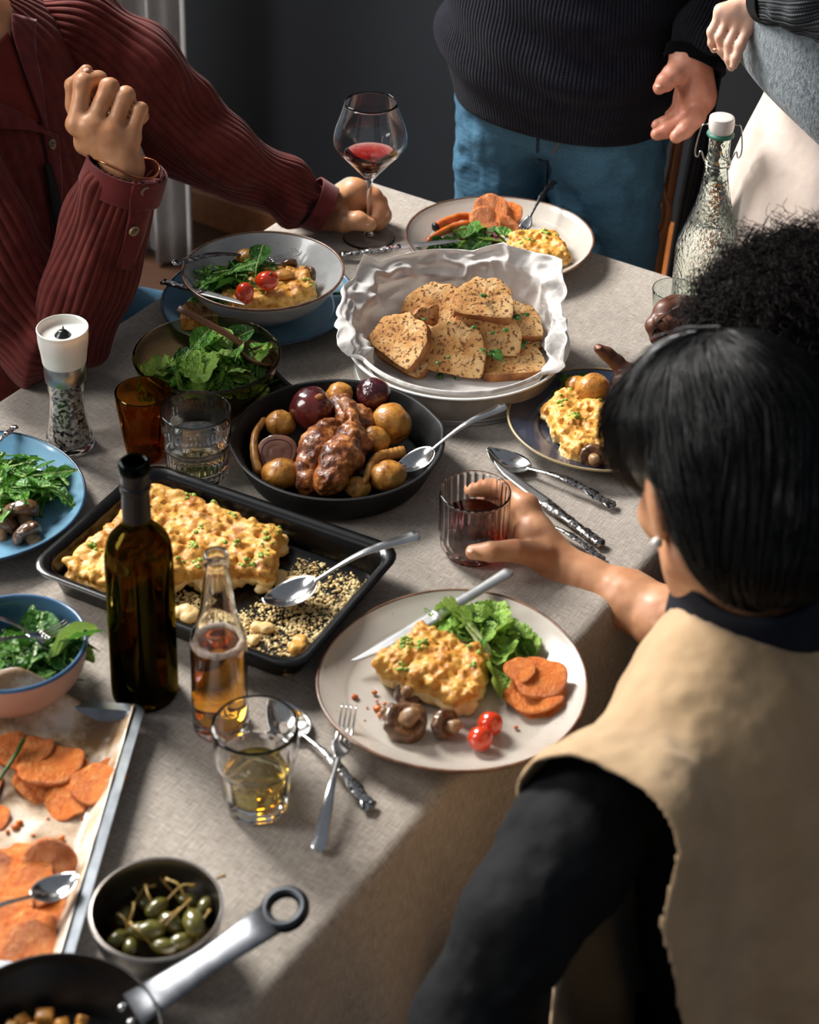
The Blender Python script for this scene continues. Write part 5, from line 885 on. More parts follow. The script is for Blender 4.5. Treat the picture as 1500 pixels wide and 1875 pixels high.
for i, (x, y, w_) in enumerate(((82, 1862, 34), (40, 1872, 30), (150, 1868, 26), (112, 1880, 30), (20, 1885, 30), (60, 1888, 30), (140, 1890, 28))):
    P = at(x, y, .016); r_ = rad(P, w_); V, F = box((-r_, -r_*.8, -r_*.7), (r_, r_*.8, r_*.7), r_*.3); V += .08*r_*vn(V/r_*1.5+i)[:, None]; o = mk('fried_cube', V, F, m_pot); o.location = P; o.rotation_euler = (.3*i, .4*i, i); tag(o, 'golden fried cube in the black frying pan', 'vegetable', 'fried cubes in the frying pan')
V, F = paper_sheet(); o = mk('roasting_paper', V, F, m_pap2.m); o.matrix_world = basis(BS_O, BS_X); sol = o.modifiers.new('t', 'SOLIDIFY'); sol.thickness = .0003; tag(o, 'oil stained baking paper under the sweet potato slices', 'paper')
# ---------------------------------------------------------------- people
from mathutils.bvhtree import BVHTree
UP = A3(0, 0, 1)
def skinmat(name, c1, c2, rough=.42):
    m = N(name); m.col(m.ramp(m.noise(28, 4), [(.3, c1), (.7, c2)])); m.set(rough=rough, sss=.18, sssc=.006, spec=.4); m.b.inputs['Subsurface Radius'].default_value = (1, .35, .2); m.bump(m.noise(420, 3), .12, .0006); m.bump(m.noise(90, 3), .15, .001); return m.m
def cloth(name, c1, c2, ns=40, rough=.9, bump=(500, .3, .0006), wr=None, **kw):
    m = N(name); m.col(m.ramp(m.noise(ns, 4), [(.3, c1), (.7, c2)])); m.set(rough=rough, spec=.25, **kw); m.bump(m.noise(bump[0], 2), bump[1], bump[2])
    if wr: m.bump(m.noise(wr[0], 3), wr[1], wr[2])
    return m.m
def J(q, d0):                         # joint: image point, depth offset, radius in px -> point, radius
    P = atd(q[0], q[1], d0+q[2]); return P, q[3]*depth(P)/FPX
def hand(S, d0, palm, fingers, thumb, g0):
    """palm: wrist then knuckles; every finger is its own chain so the creases between fingers stay"""
    w_, rw = J(palm[0], d0)
    for q in palm[1:]: P, r = J(q, d0); S.limb(w_, P, rw*.82, r, .014, 1, g0)
    for a, b in zip(palm[1:-1], palm[2:]): (A_, ra), (B_, rb_) = J(a, d0), J(b, d0); S.limb(A_, B_, ra*.95, rb_*.95, .012, 1, g0)
    for i, f in enumerate(fingers+[thumb]):
        pr = [J(q, d0) for q in f]; S.chain([p for p, _ in pr], [r for _, r in pr], .004, g0+1+i)
def nail(q, d0, n_off, parent, m):
    P, r = J(q, d0); V, F = lump((r*.62, r*.8, r*.25), 1, .0, 12); o = mk('nail', V+P, F, m, parent); return o
class Frame:
    def __init__(s, c, f, u): s.c = np.asarray(c, float); f = A3(*f); s.f = f/np.linalg.norm(f); u = np.asarray(u, float); u = u-s.f*(u@s.f); s.u = u/np.linalg.norm(u); s.l = np.cross(s.u, s.f); s.R = np.stack([s.l, s.f, s.u], 1)
    def p(s, l, f, u): return s.c+s.l*l+s.f*f+s.u*u
def head(S, h, neck, rn=.052):
    R = h.R; S.blob(h.p(0, -.012, .035), (.074, .094, .088), R, .02).blob(h.p(0, .028, -.03), (.060, .070, .090), R, .03)
    for s_ in (-1, 1): S.limb(h.p(s_*.05, .0, -.06), h.p(s_*.012, .078, -.105), .024, .02, .025); S.blob(h.p(s_*.036, .072, -.022), (.022, .022, .020), R, .02); S.blob(h.p(s_*.031, .100, .012), (.016, .012, .011), R, .012, -1); S.blob(h.p(s_*.031, .083, .010), (.0135, .0135, .0125), R, .002)
    for s_ in (-1, 1): S.blob(h.p(s_*.075, -.008, -.008), (.008, .019, .031), R@rotm(0, 0, s_*.3), .006); S.limb(h.p(s_*.045, .088, .028), h.p(s_*.015, .098, .025), .006, .006, .012)
    S.limb(h.p(0, .098, .015), h.p(0, .116, -.026), .008, .012, .010); S.blob(h.p(.010, .106, -.030), (.008, .009, .007), R, .006); S.blob(h.p(-.010, .106, -.030), (.008, .009, .007), R, .006)
    S.blob(h.p(0, .094, -.057), (.022, .010, .006), R, .005); S.blob(h.p(0, .092, -.068), (.019, .010, .007), R, .005); S.limb(h.p(0, -.022, -.06), neck, rn, rn*1.1, .03)
def person(name, label, V, F, m): o = mk(name, V, F, m); return tag(o, label, 'person')
def addmesh(*ms): return join(*ms)
def sleeve(path, rads, ribs=0, amp=.0016, nseg=90, nu=None, wrinkle=.004, seed=0, cap=True, wf=(3, 26), open_end=True):
    """path: (px, py, depth) points; rads in px; a knitted tube with ribs along it and folds across it"""
    P = np.array([atd(*q) for q in path]); R = np.array([r*depth(p)/FPX for r, p in zip(rads, P)]); n = nu or max(48, ribs*6)
    Q = cr(P, nseg); Rr = cr(np.column_stack([R, R, R]), nseg)[:, 0]; T, Nn, B = frames(Q); a = np.arange(n)*2*math.pi/n; s = np.linspace(0, 1, nseg); A_, S_ = np.meshgrid(a, s); L = np.sum(np.linalg.norm(np.diff(Q, axis=0), axis=1))
    rr = Rr[:, None]*np.ones_like(A_); w_ = np.sin(S_*L*wf[1]*2+1.3*np.sin(A_+seed)+seed)*vn(np.stack([np.cos(A_)*1.2+seed, np.sin(A_)*1.2, S_*L*wf[0]*3], -1)); rr += wrinkle*w_+wrinkle*.8*vn(np.stack([np.cos(A_)*1.6, np.sin(A_)*1.6+seed, S_*L*wf[1]*.6], -1))
    if ribs: rr += amp*(np.abs(np.cos(A_*ribs/2))**.4-.7)
    V = Q[:, None, :]+rr[..., None]*(np.cos(A_)[..., None]*Nn[:, None, :]+np.sin(A_)[..., None]*B[:, None, :]); V = V.reshape(-1, 3); F = gridf(n, nseg, True); uv = np.stack([A_/(2*math.pi), S_*L], -1).reshape(-1, 2)
    return V, F, uv, (Q, T, Nn, B, Rr)
def cuff(fr, i0, i1, grow, name, m, parent, seed=0):
    Q, T, Nn, B, R = fr; Q, T, Nn, B, R = (x[i0:i1] for x in fr); n = 64; a = np.arange(n)*2*math.pi/n; A_ = a[None, :]*np.ones((len(Q), 1)); rr = R[:, None]*grow*(1+.03*np.sin(2*A_+seed))
    V = (Q[:, None, :]+rr[..., None]*(np.cos(A_)[..., None]*Nn[:, None, :]+np.sin(A_)[..., None]*B[:, None, :])).reshape(-1, 3); o = mk(name, V, gridf(n, len(Q), True), m, parent); so = o.modifiers.new('t', 'SOLIDIFY'); so.thickness = .0022; so.offset = 1; return o
def rings(cs, ha, hb, ax, ay, nu=120, nv=60, expo=2.2, rib=0, amp=.0015, wr=None):
    """loft of rounded rings: centres, half widths along ax and ay"""
    C = cr(cs, nv); Hh = cr(np.column_stack([ha, hb, hb]), nv); a = np.arange(nu)*2*math.pi/nu; c_, s_ = np.cos(a), np.sin(a); k = (np.abs(c_)**expo+np.abs(s_)**expo)**(-1/expo); V = C[:, None, :]+(Hh[:, 0:1]*(k*c_)[None])[..., None]*ax+(Hh[:, 1:2]*(k*s_)[None])[..., None]*ay
    V = V.reshape(-1, 3); Nr = normals(V, nu, nv, True); A_, S_ = np.meshgrid(a, np.linspace(0, 1, nv)); o = 0
    if ((V-np.repeat(C, nu, 0))*Nr).sum() < 0: Nr = -Nr
    if rib: o = o+amp*(np.abs(np.cos(A_*rib/2))**.4-.7)
    if wr is not None: o = o+wr(A_, S_, V.reshape(nv, nu, 3))
    V = V+Nr*np.asarray(o).reshape(-1, 1) if np.ndim(o) else V
    L = np.concatenate([[0], np.cumsum(np.linalg.norm(np.diff(C, axis=0), axis=1))]); uv = np.stack([A_/(2*math.pi), np.repeat(L[:, None], nu, 1)], -1).reshape(-1, 2); return V, gridf(nu, nv, True), uv
def bvh(V, F): return BVHTree.FromPolygons([Vector(v) for v in V], [tuple(int(i) for i in f) for f in F])
def surf(bv, x, y, off=.004, dflt=None):
    d = Vector(ray(x, y)).normalized(); h = bv.ray_cast(Vector(CAM), d)
    if h[0] is None: return (atd(x, y, dflt) if dflt else None), -np.array(d)
    return np.array(h[0]-d*off), np.array(h[1])
def patch(bv, A_, B_, nu, nv, off, dflt, puff=0.0):       # cloth patch lying on a surface between two image curves
    a = cr(np.array(A_, float).repeat(1, 0) if len(A_) > 2 else np.linspace(A_[0], A_[1], 4), nv); b = cr(np.array(B_, float) if len(B_) > 2 else np.linspace(B_[0], B_[1], 4), nv); V = []
    for j in range(nv):
        for i in range(nu):
            t = i/(nu-1); q = a[j]*(1-t)+b[j]*t; P, _ = surf(bv, q[0], q[1], off+puff*math.sin(math.pi*t), dflt); V.append(P)
    return np.array(V), gridf(nu, nv)
m_skA = skinmat('skin_tan', '#b47a53', '#c9946c'); m_skB = skinmat('skin_ruddy', '#b5735a', '#cb8f78'); m_skC = skinmat('skin_pale', '#cf9d84', '#dfb8a2'); m_skD = skinmat('skin_deep_brown', '#4a281b', '#67402e'); m_skE = skinmat('skin_warm', '#b37a56', '#c99570')
m_nail = mat('fingernail', '#d8a48e', .25, coat=.3); m_nailD = mat('fingernail_brown', '#a87862', .3); m_lip = None
# ---------------- the person in the red cardigan
m_card = cloth('cardigan_knit', '#4d1712', '#66241d', 60, .85, (420, .25, .0007), sheen=.08); m_cplain = cloth('cardigan_placket', '#56191a', '#69221f', 50, .85, (500, .2, .0005), sheen=.15); m_tee = cloth('red_tee', '#5c1c14', '#6c251b', 30, .9); m_denim = N('denim')
m_denim.set(rough=.85, spec=.2); dn = m_denim.math('ADD', m_denim.noise(300, 2, stretch=(1, 1, 6)), m_denim.noise(300, 2, stretch=(6, 6, 1))); m_denim.col(m_denim.mix(.5, m_denim.ramp(m_denim.math('MULTIPLY', dn, .5), [(.35, '#1f4058'), (.65, '#628ca6')]), m_denim.ramp(m_denim.noise(7, 3), [(.3, '#23475e'), (.7, '#426f89')]))); m_denim.bump(dn, .4, .0008); m_denim.bump(m_denim.noise(16, 3, stretch=(1, 1, 2.2)), .5, .012); m_denim = m_denim.m
NA = tab(.25, -.225, TZ+.415)+A3(-.045, 0, 0); hA = Frame(NA+A3(-.05, .0, .178)+TN*.01, TN+A3(0, 0, -.12), UP)
S = Skin(); head(S, hA, NA+A3(0, 0, .0)-TN*.01); S.limb(NA-UP*.07+TU*.12, NA-UP*.07-TU*.12, .045, .045, .03); S.limb(NA-UP*.06, tab(.24, -.24, .55), .10, .12, .03)
bodyA = S.mesh(.0055)
S = Skin(); dA = 2.535
hand(S, dA, [(226, 306, .012, 34), (141, 228, .002, 17), (168, 232, -.003, 18), (205, 246, -.002, 18), (238, 254, .004, 17)],
     [[(141, 226, .0, 17), (153, 152, .004, 18), (180, 146, .030, 16), (180, 172, .044, 13)], [(168, 230, 0, 17), (200, 160, .001, 18), (205, 168, .034, 16), (196, 192, .042, 13)], [(205, 244, 0, 17), (230, 175, .001, 17), (234, 186, .033, 15), (222, 208, .041, 12)], [(238, 252, .004, 15), (256, 201, .004, 14.5), (259, 212, .030, 12.5), (248, 230, .036, 11)]],
     [(158, 250, .030, 22), (136, 192, .030, 16), (133, 156, .022, 14), (158, 130, .020, 12)], 0)
for a, b in (((160, 262, .024, 22), (215, 280, .024, 26)),): S.limb(*[J(q, dA)[0] for q in (a, b)], .017, .02, .014)
S.limb(J((226, 306, .012, 30), dA)[0], J((214, 380, .03, 30), dA)[0], .021, .024, .014); fistA = S.mesh(.0022, [(.0006, 120)])
S = Skin(); dW = depth(WG_O+A3(0, 0, .045))
hand(S, dW, [(586, 386, .05, 34), (650, 350, .022, 22), (656, 356, .040, 22), (652, 370, .052, 20)],
     [[(648, 352, .022, 21), (682, 362, .026, 19), (695, 386, .022, 17), (686, 404, .014, 14)], [(656, 358, .042, 20), (690, 372, .046, 19), (701, 394, .040, 16), (692, 410, .030, 14)], [(652, 372, .054, 19), (684, 386, .058, 17), (692, 404, .050, 14)]],
     [(600, 398, .020, 24), (630, 405, -.004, 20), (656, 404, -.016, 17), (676, 412, -.014, 13.5)], 0)
S.limb(J((588, 384, .05, 30), dW)[0], J((540, 366, .06, 30), dW)[0], .024, .026, .014); S.limb(J((600, 398, .03, 24), dW)[0], J((642, 372, .034, 24), dW)[0], .020, .020, .014); handA = S.mesh(.0024, [(.0006, 120)])
pA = person('person', 'person in a ribbed dark red cardigan holding the wine glass stem, other fist raised', *addmesh(bodyA, fistA, handA), m_skA)
nail((673, 409, -.021, 11), dW, 0, pA, m_nail); nail((158, 128, .008, 10), dA, 0, pA, m_nail)
# hair of the cardigan wearer, above the frame
S = Skin().blob(hA.p(0, -.02, .05), (.086, .10, .085), hA.R, .02).blob(hA.p(0, -.06, -.02), (.078, .06, .09), hA.R, .03); S.blob(hA.p(0, .12, -.03), (.08, .07, .08), hA.R, .02, -1); m_hairA = food('brown_hair', [(.3, '#160d09'), (.7, '#2c1c13')], 50, .4, stretch=(1, 1, .2), bump=(200, .5, .002)); mk('hair', *S.mesh(.006, [(.002, 90)]), m_hairA, pA)
def wrA(A_, S_, V): return .006*vn(V*[9, 9, 5])+.004*np.sin(V[..., 2]*70+A_*2)*np.clip(vn(V*6+4), 0, 1)
sh_ = A3(-.045, 0, 0)
card_c = [tab(.24, -.25, .50), tab(.245, -.235, .68), tab(.25, -.225, .86), tab(.252, -.215, 1.02)+sh_*.7, tab(.252, -.218, 1.10)+sh_, tab(.25, -.222, 1.15)+sh_, tab(.25, -.225, 1.185)+sh_]
V, F, uv = rings(card_c, [.20, .195, .20, .205, .195, .135, .064], [.15, .145, .135, .125, .11, .082, .058], TU, TN, 420, 90, 2.3, 60, .0034, wrA)
cg = mk('cardigan', V, F, m_card, pA, uv=uv); bvA = bvh(V, F)
VL, FL, uvL, frL = sleeve([(70, 30, 2.84), (150, 45, 2.85), (230, 105, 2.87), (315, 205, 2.90), (395, 275, 2.93), (482, 328, 2.97), (556, 364, 3.0), (598, 385, 3.01)], [40, 80, 90, 84, 74, 60, 48, 43], 34, .0034, 170, wrinkle=.017, seed=1.0)
sl = mk('sleeve', VL, FL, m_card, cg, uv=uvL); cuff(frL, 150, 170, 1.05, 'cuff', m_cplain, cg)
VR, FR, uvR, frR = sleeve([(108, 672, 2.64), (118, 630, 2.63), (150, 540, 2.61), (188, 430, 2.585), (222, 340, 2.56), (234, 304, 2.55)], [30, 78, 80, 76, 71, 69], 32, .0034, 150, wrinkle=.009, seed=2.0)
mk('sleeve', VR, FR, m_card, cg, uv=uvR); cuff(frR, 116, 150, 1.03, 'cuff', m_cplain, cg, 1.0); bvR = bvh(VR, FR)
VU, FU, uvU, _ = sleeve([(-150, 190, 2.62), (-90, 330, 2.62), (-20, 490, 2.63), (60, 600, 2.64), (110, 640, 2.64), (128, 655, 2.64)], [92, 100, 104, 96, 70, 20], 34, .0034, 120, wrinkle=.010, seed=3.0); mk('sleeve', VU, FU, m_card, cg, uv=uvU)
def strip(bv, A_, B_, name, m, parent, off, dflt, nu=8, nv=24, th=.002):
    V, F = patch(bv, A_, B_, nu, nv, off, dflt); o = mk(name, V, F, m, parent); s_ = o.modifiers.new('t', 'SOLIDIFY'); s_.thickness = th; s_.offset = 0; return o
nb_ = NA+UP*.015; q = np.linspace(0, 2*math.pi, 49); mk('neckband', *tube([nb_+TU*.066*math.cos(t)+TN*.060*math.sin(t)+UP*(.006-.012*math.sin(t)) for t in q], .010, 8, .5, caps=False), m_cplain, cg)
strip(bvA, [(-30, 110), (-25, 150), (-10, 200), (40, 232)], [(14, 60), (26, 90), (52, 150), (80, 220)], 'tee_front', m_tee, pA, .004, 2.62)
strip(bvA, [(22, 24), (26, 70), (52, 150), (84, 238)], [(66, 36), (66, 90), (78, 160), (88, 240)], 'lapel', m_cplain, cg, .012, 2.6)
strip(bvA, [(-40, 180), (0, 188), (48, 212), (80, 236)], [(-40, 236), (0, 236), (60, 240), (98, 252)], 'lapel', m_cplain, cg, .012, 2.6)
strip(bvA, [(78, 236), (88, 300), (96, 400), (100, 480)], [(106, 246), (112, 300), (116, 400), (120, 480)], 'placket', m_cplain, cg, .006, 2.6)
strip(bvA, [(82, 300), (92, 360), (100, 420), (106, 480)], [(94, 300), (110, 360), (116, 420), (122, 480)], 'shirt_gap', mat('dark_shirt', '#0a0606', .9), pA, .009, 2.6)
strip(bvR, [(243, 322), (240, 350), (230, 430), (212, 490)], [(292, 328), (284, 360), (262, 440), (240, 496)], 'placket', m_cplain, cg, .005, 2.55)
m_btn = mat('horn_button', '#6f5c40', .3, '#8f7c58', 90, coat=.4); m_btd = mat('button_hole', '#1d140d', .6)
def button(bv, x, y, r, dflt, parent):
    P, n = surf(bv, x, y, .008, dflt); 
    if (n@(CAM-P)) < 0: n = -n
    o = mk('button', *lathe([(0, .0012), (r*.55, .0012), (r*.68, .0026), (r*.92, .0026), (r, .0012), (r, -.001), (0, -.001)], 24), m_btn, parent); o.matrix_world = basis(P, A3(1, 0, 0), n)
    mk('button_eye', *join(*[lathe([(0, .0018), (r*.12, .0018), (r*.12, .0008)], 8) if False else (lathe([(0, .0018), (r*.14, .0017), (r*.14, .0008)], 8)[0]+[a*r*.24, b*r*.24, 0], lathe([(0, 0), (1, 0), (1, 1)], 8)[1]) for a in (-1, 1) for b in (-1, 1)]), m_btd, o)
button(bvA, 95, 264, .0078, 2.6, cg); button(bvR, 265, 350, .0072, 2.55, cg); button(bvR, 245, 423, .0072, 2.55, cg)
m_cop = mat('copper_bracelet', '#c77b52', .2, metal=1.0); wr_, ax_ = J((232, 303, .012, 30), dA)[0], J((226, 290, .012, 30), dA)[0]-J((214, 380, .03, 30), dA)[0]; ax_ /= np.linalg.norm(ax_); e1 = np.cross(ax_, A3(0, 1, 0)); e1 /= np.linalg.norm(e1); e2 = np.cross(ax_, e1)
bt = tag(mk('bracelet', *tube([wr_+(math.cos(q)*e1*.042+math.sin(q)*e2*.030)+ax_*.006*math.sin(q*2) for q in np.linspace(0, 2*math.pi, 50)], .0013, 7, caps=False), m_cop), 'thin copper bracelet on the wrist of the raised fist', 'bracelet')
S = Skin(); kA = tab(.50, .06, .50); S.limb(tab(.34, -.24, .52), kA, .085, .07, .03).limb(kA, tab(.52, .04, .08), .068, .05, .03); S.limb(tab(.14, -.24, .52), tab(.12, .10, .52), .085, .07, .03).limb(tab(.12, .10, .52), tab(.12, .08, .08), .068, .05, .03); S.limb(tab(.34, -.22, .60), tab(.42, -.06, .60), .085, .075, .04); mk('jeans', *S.mesh(.007, [(.005, 22), (.003, 55)]), m_denim, pA)
m_shoe = mat('black_shoe', '#101012', .4)
def shoes(parent, pts, f):
    for p in pts: f_ = A3(*f); S = Skin().limb(p, p+f_*.13, .038, .034, .02).limb(p-f_*.05, p+UP*.05, .036, .042, .02); V, F = S.mesh(.006); V[:, 2] = np.maximum(V[:, 2], .002); mk('shoe', V, F, m_shoe, parent)
shoes(pA, [tab(.52, .04, .036), tab(.12, .08, .036)], TN)
# ---------------- the person standing in the navy sweater
def knit(name, c1, c2, n_u, amp=.5, sc=.0014, cs=60):
    m = N(name); m.set(rough=.95, spec=.12, sheen=.03); m.col(m.ramp(m.noise(cs, 3), [(.3, c1), (.7, c2)])); mp = m.coord(True); sx = m.n('ShaderNodeSeparateXYZ'); m.l(mp, sx.inputs[0]); a = m.math('ABSOLUTE', m.math('SINE', m.math('MULTIPLY', sx.outputs[0], n_u*math.pi))); st = m.math('ABSOLUTE', m.math('SINE', m.math('MULTIPLY', sx.outputs[1], 900.0))); m.bump(m.math('ADD', a, m.math('MULTIPLY', st, .35)), amp, sc)
    c0 = m.ramp(m.noise(cs, 3), [(.3, c1), (.7, c2)]); m.col(m.mix(m.ramp(a, [(.05, 1.0), (.35, 0.0)]), c0, c1, 'MULTIPLY')); return m.m
m_swB = knit('navy_knit', '#13131b', '#1d1d27', 200, .8, .0018); m_swBs = knit('navy_knit_sleeve', '#131319', '#1b1b22', 56, .9, .002)
BU, BNn = .985, .285
BC = tab(BU, BNn, 0)
def zB(y, x=1000, d=3.1): return atd(x, y, d)[2]
def wrB(A_, S_, V):
    z = V[..., 2]; return .017*np.sin(z*62+vn(V*[4, 4, 4])*4.2+1.3*A_)*np.clip(.5+vn(V*[5, 5, 3]+2), 0, 1)*np.clip((1.25-z)/.2, .15, 1)*np.clip((z-.90)/.06, 0, 1)+.002*vn(V*14)*np.clip((z-.90)/.06, 0, 1)
z0 = .878
V, F, uv = rings([BC+UP*z for z in (z0-.004, z0, z0+.03, z0+.07, z0+.12, z0+.22, 1.30, 1.42, 1.47, 1.50)], [.165, .176, .184, .200, .207, .20, .20, .185, .12, .08], [.125, .135, .142, .155, .158, .15, .135, .115, .09, .07], TN, TU, 260, 110, 2.3, 0, 0, wrB)
S = Skin(); hB = Frame(BC+UP*1.66-TU*.03, -TU+A3(0, 0, -.25), UP); head(S, hB, BC+UP*1.47); S.limb(BC+UP*1.42, BC+UP*1.0, .11, .11, .03); bodyB = S.mesh(.007)
S = Skin(); dB = 2.93
hand(S, dB, [(1268, 104, .02, 36), (1284, 182, -.004, 22), (1273, 186, .014, 21), (1262, 182, .030, 19), (1255, 176, .044, 17)],
     [[(1284, 182, -.004, 21), (1273, 216, -.020, 18), (1254, 238, -.026, 16), (1239, 250, -.026, 12.5)], [(1272, 186, .014, 19), (1250, 224, .004, 16.5), (1222, 239, .0, 14.5), (1203, 246, .0, 12)], [(1262, 182, .030, 18), (1240, 214, .024, 15.5), (1219, 226, .019, 13.5), (1204, 229, .018, 11.5)], [(1255, 176, .044, 16), (1240, 203, .044, 13), (1228, 211, .040, 11)]],
     [(1248, 122, -.008, 26), (1233, 137, -.022, 20), (1219, 150, -.028, 17), (1208, 161, -.028, 12.5)], 0)
S.limb(J((1262, 104, .0, 30), dB)[0], J((1276, 170, .0, 30), dB)[0], .028, .026, .014); S.limb(J((1268, 104, .02, 30), dB)[0], J((1282, 40, .05, 30), dB)[0], .029, .031, .014); handB = S.mesh(.0024, [(.0008, 110)])
pB = person('person', 'person standing in a navy ribbed sweater and blue jeans gesturing with an open hand', *addmesh(bodyB, handB), m_skB); nail((1206, 157, -.036, 10), dB, 0, pB, m_nail)
sw = mk('sweater', V, F, m_swB, pB, uv=uv)
Vs, Fs, us, frB = sleeve([(1345, -420, 3.10), (1362, -300, 3.10), (1368, -180, 3.08), (1350, -60, 3.02), (1310, 30, 2.97), (1280, 90, 2.95), (1268, 122, 2.945)], [88, 84, 78, 74, 66, 56, 52], 0, 0, 110, 96, .010, 5.0); mk('sleeve', Vs, Fs, m_swBs, sw, uv=us); cuff(frB, 96, 110, 1.04, 'cuff', m_swBs, sw)
Vs, Fs, us, _ = sleeve([(840, -480, 3.10), (800, -330, 3.16), (790, -200, 3.22), (850, -80, 3.30), (960, -20, 3.36)], [84, 80, 74, 66, 60], 0, 0, 90, 96, .010, 6.0); mk('sleeve', Vs, Fs, m_swBs, sw, uv=us)
SK = Skin().blob(hB.p(0, -.02, .05), (.084, .10, .08), hB.R, .02); SK.blob(hB.p(0, .11, -.03), (.08, .07, .085), hB.R, .02, -1); mk('hair', *SK.mesh(.007, [(.002, 90)]), m_hairA, pB)
S = Skin(); S.blob(BC+UP*.90, (.157, .120, .11), np.stack([TN, TU, UP], 1), .03)
for s_ in (-1, 1): hp = BC+TN*s_*.086+UP*.86; kn = BC+TN*s_*.098+UP*.48-TU*.02; S.limb(hp, kn, .096, .074, .02).limb(kn, BC+TN*s_*.115+UP*.06, .072, .058, .03)
mk('jeans', *S.mesh(.006, [(.006, 17), (.004, 40), (.002, 90)]), m_denim, pB); jb = [o for o in pB.children if o.name.startswith('jeans')][0]; bvJ = bvh([v.co for v in jb.data.vertices], [tuple(p.vertices) for p in jb.data.polygons])
m_stitch = mat('denim_stitch', '#8a5a36', .8); m_dd = mat('denim_dark', '#132c40', .9)
for pts, nm, m_, r in (([(985, 255), (984, 275), (988, 292), (1004, 294)], 'fly_seam', m_dd, .0022), ([(1022, 258), (1019, 270), (1010, 282)], 'fly_stitch', m_stitch, .0009), ([(1003, 296), (1002, 330), (1001, 380)], 'inseam', m_dd, .0022)):
    P = [surf(bvJ, x, y, .001, 3.0)[0] for x, y in pts]; mk(nm, *tube(cr(np.array(P), 16), r, 6), m_, jb)
shoes(pB, [BC-TN*.115+UP*.036, BC+TN*.115+UP*.036], -TU)
# ---------------- the person standing in the grey jumper and cream skirt
CC = atd(1590, 300, 2.80); CC[2] = 0; CF = A3(-.95, -.3, 0); CF /= np.linalg.norm(CF); CLf = np.cross(UP, CF)
def wrC(A_, S_, V): return .012*np.sin(A_*11+1.5*vn(V*[3, 3, 1.2]))*np.clip((1.0-V[..., 2])/.5, .15, 1)+.006*vn(V*[8, 8, 3])
V, F, uv = rings([CC+UP*z for z in (.10, .3, .6, .8, .95, 1.06, 1.10)], [.27, .25, .225, .205, .185, .15, .14], [.27, .25, .225, .21, .185, .15, .14], CF, CLf, 200, 70, 2.1, 0, 0, wrC)
m_skirt = cloth('cream_skirt', '#b9a89b', '#c9bab0', 18, .8, (420, .2, .0005), (14, .35, .01), sheen=.1); m_fz = N('fuzzy_grey_wool'); m_fz.set(rough=1.0, sheen=.5, spec=.1); m_fz.col(m_fz.ramp(m_fz.noise(120, 4), [(.35, '#4b555b'), (.65, '#6d787d')])); m_fz.bump(m_fz.noise(170, 4, .7), .9, .005); m_fz = m_fz.m; m_grib = knit('grey_rib', '#34373a', '#484c4f', 60, 1.0, .002)
S = Skin(); hC = Frame(CC+UP*1.62+CF*.03, CF+A3(0, 0, -.2), UP); head(S, hC, CC+UP*1.43, .046); S.limb(CC+UP*1.38, CC+UP*.95, .10, .10, .03); bodyC = S.mesh(.007)
S = Skin(); dC = 2.66
hand(S, dC, [(1396, -8, .0, 22), (1322, 20, .0, 10.5), (1338, 25, -.002, 11.5), (1355, 34, -.002, 11.5), (1372, 46, -.004, 11)],
     [[(1322, 20, .004, 10), (1304, 58, .006, 9), (1304, 79, .010, 7.8), (1308, 91, .014, 6.5)], [(1338, 25, .0, 11), (1319, 68, -.001, 9.6), (1322, 93, .004, 8.4), (1328, 105, .008, 7)], [(1355, 34, -.003, 11), (1335, 80, -.007, 9.8), (1335, 108, -.004, 8.6), (1339, 124, .0, 7)], [(1372, 46, -.006, 11), (1355, 84, -.014, 10), (1348, 106, -.013, 8.8), (1344, 120, -.010, 7)]],
     [(1375, 38, .022, 17), (1368, 66, .030, 13), (1358, 88, .030, 11), (1350, 104, .028, 9)], 0)
S.limb(J((1390, 6, 0, 26), dC)[0], J((1440, -14, .01, 26), dC)[0], .019, .022, .012); handC = S.mesh(.0022, [(.0004, 120)])
pC = person('person', 'person standing in a fuzzy grey jumper and cream skirt with one hand hanging limp', *addmesh(bodyC, handC), m_skC); nail((1339, 121, -.007, 6), dC, 0, pC, m_nail); nail((1309, 90, .0, 6), dC, 0, pC, m_nail)
mk('skirt', V, F, m_skirt, pC, uv=uv)
def wrC2(A_, S_, V): return .007*vn(V*[7, 7, 6])+.004*vn(V*16)
hem = lambda q: q
V, F, uv = rings([CC+UP*z for z in (1.005, 1.01, 1.04, 1.09, 1.17, 1.25, 1.36, 1.42, 1.45)], [.180, .190, .200, .202, .198, .19, .175, .12, .07], [.19, .20, .212, .215, .21, .20, .17, .11, .07], CF, CLf, 200, 80, 2.1, 0, 0, wrC2)
t_ = np.clip((1.16-V[:, 2])/.16, 0, 1); lft = ((V-CC)@A3(1, 0, 0)); V[:, 2] -= t_*(lft*.62-.0) ; 
jm = mk('jumper', V, F, m_fz, pC, uv=uv)
Vs, Fs, us, fc = sleeve([(1720, -260, 2.80), (1670, -140, 2.62), (1590, -30, 2.52), (1515, 8, 2.53), (1452, 6, 2.58), (1398, 2, 2.635)], [84, 80, 74, 66, 50, 36], 40, .0022, 110, 160, .009, 7.0); mk('sleeve', Vs, Fs, m_grib, jm, uv=us); cuff(fc, 100, 110, 1.03, 'cuff', m_grib, jm)
Vs, Fs, us, fc = sleeve([(1820, -300, 2.86), (1850, -100, 2.86), (1860, 100, 2.86), (1850, 250, 2.84)], [74, 66, 58, 46], 40, .0022, 80, 120, .009, 8.0); mk('sleeve', Vs, Fs, m_grib, jm, uv=us)
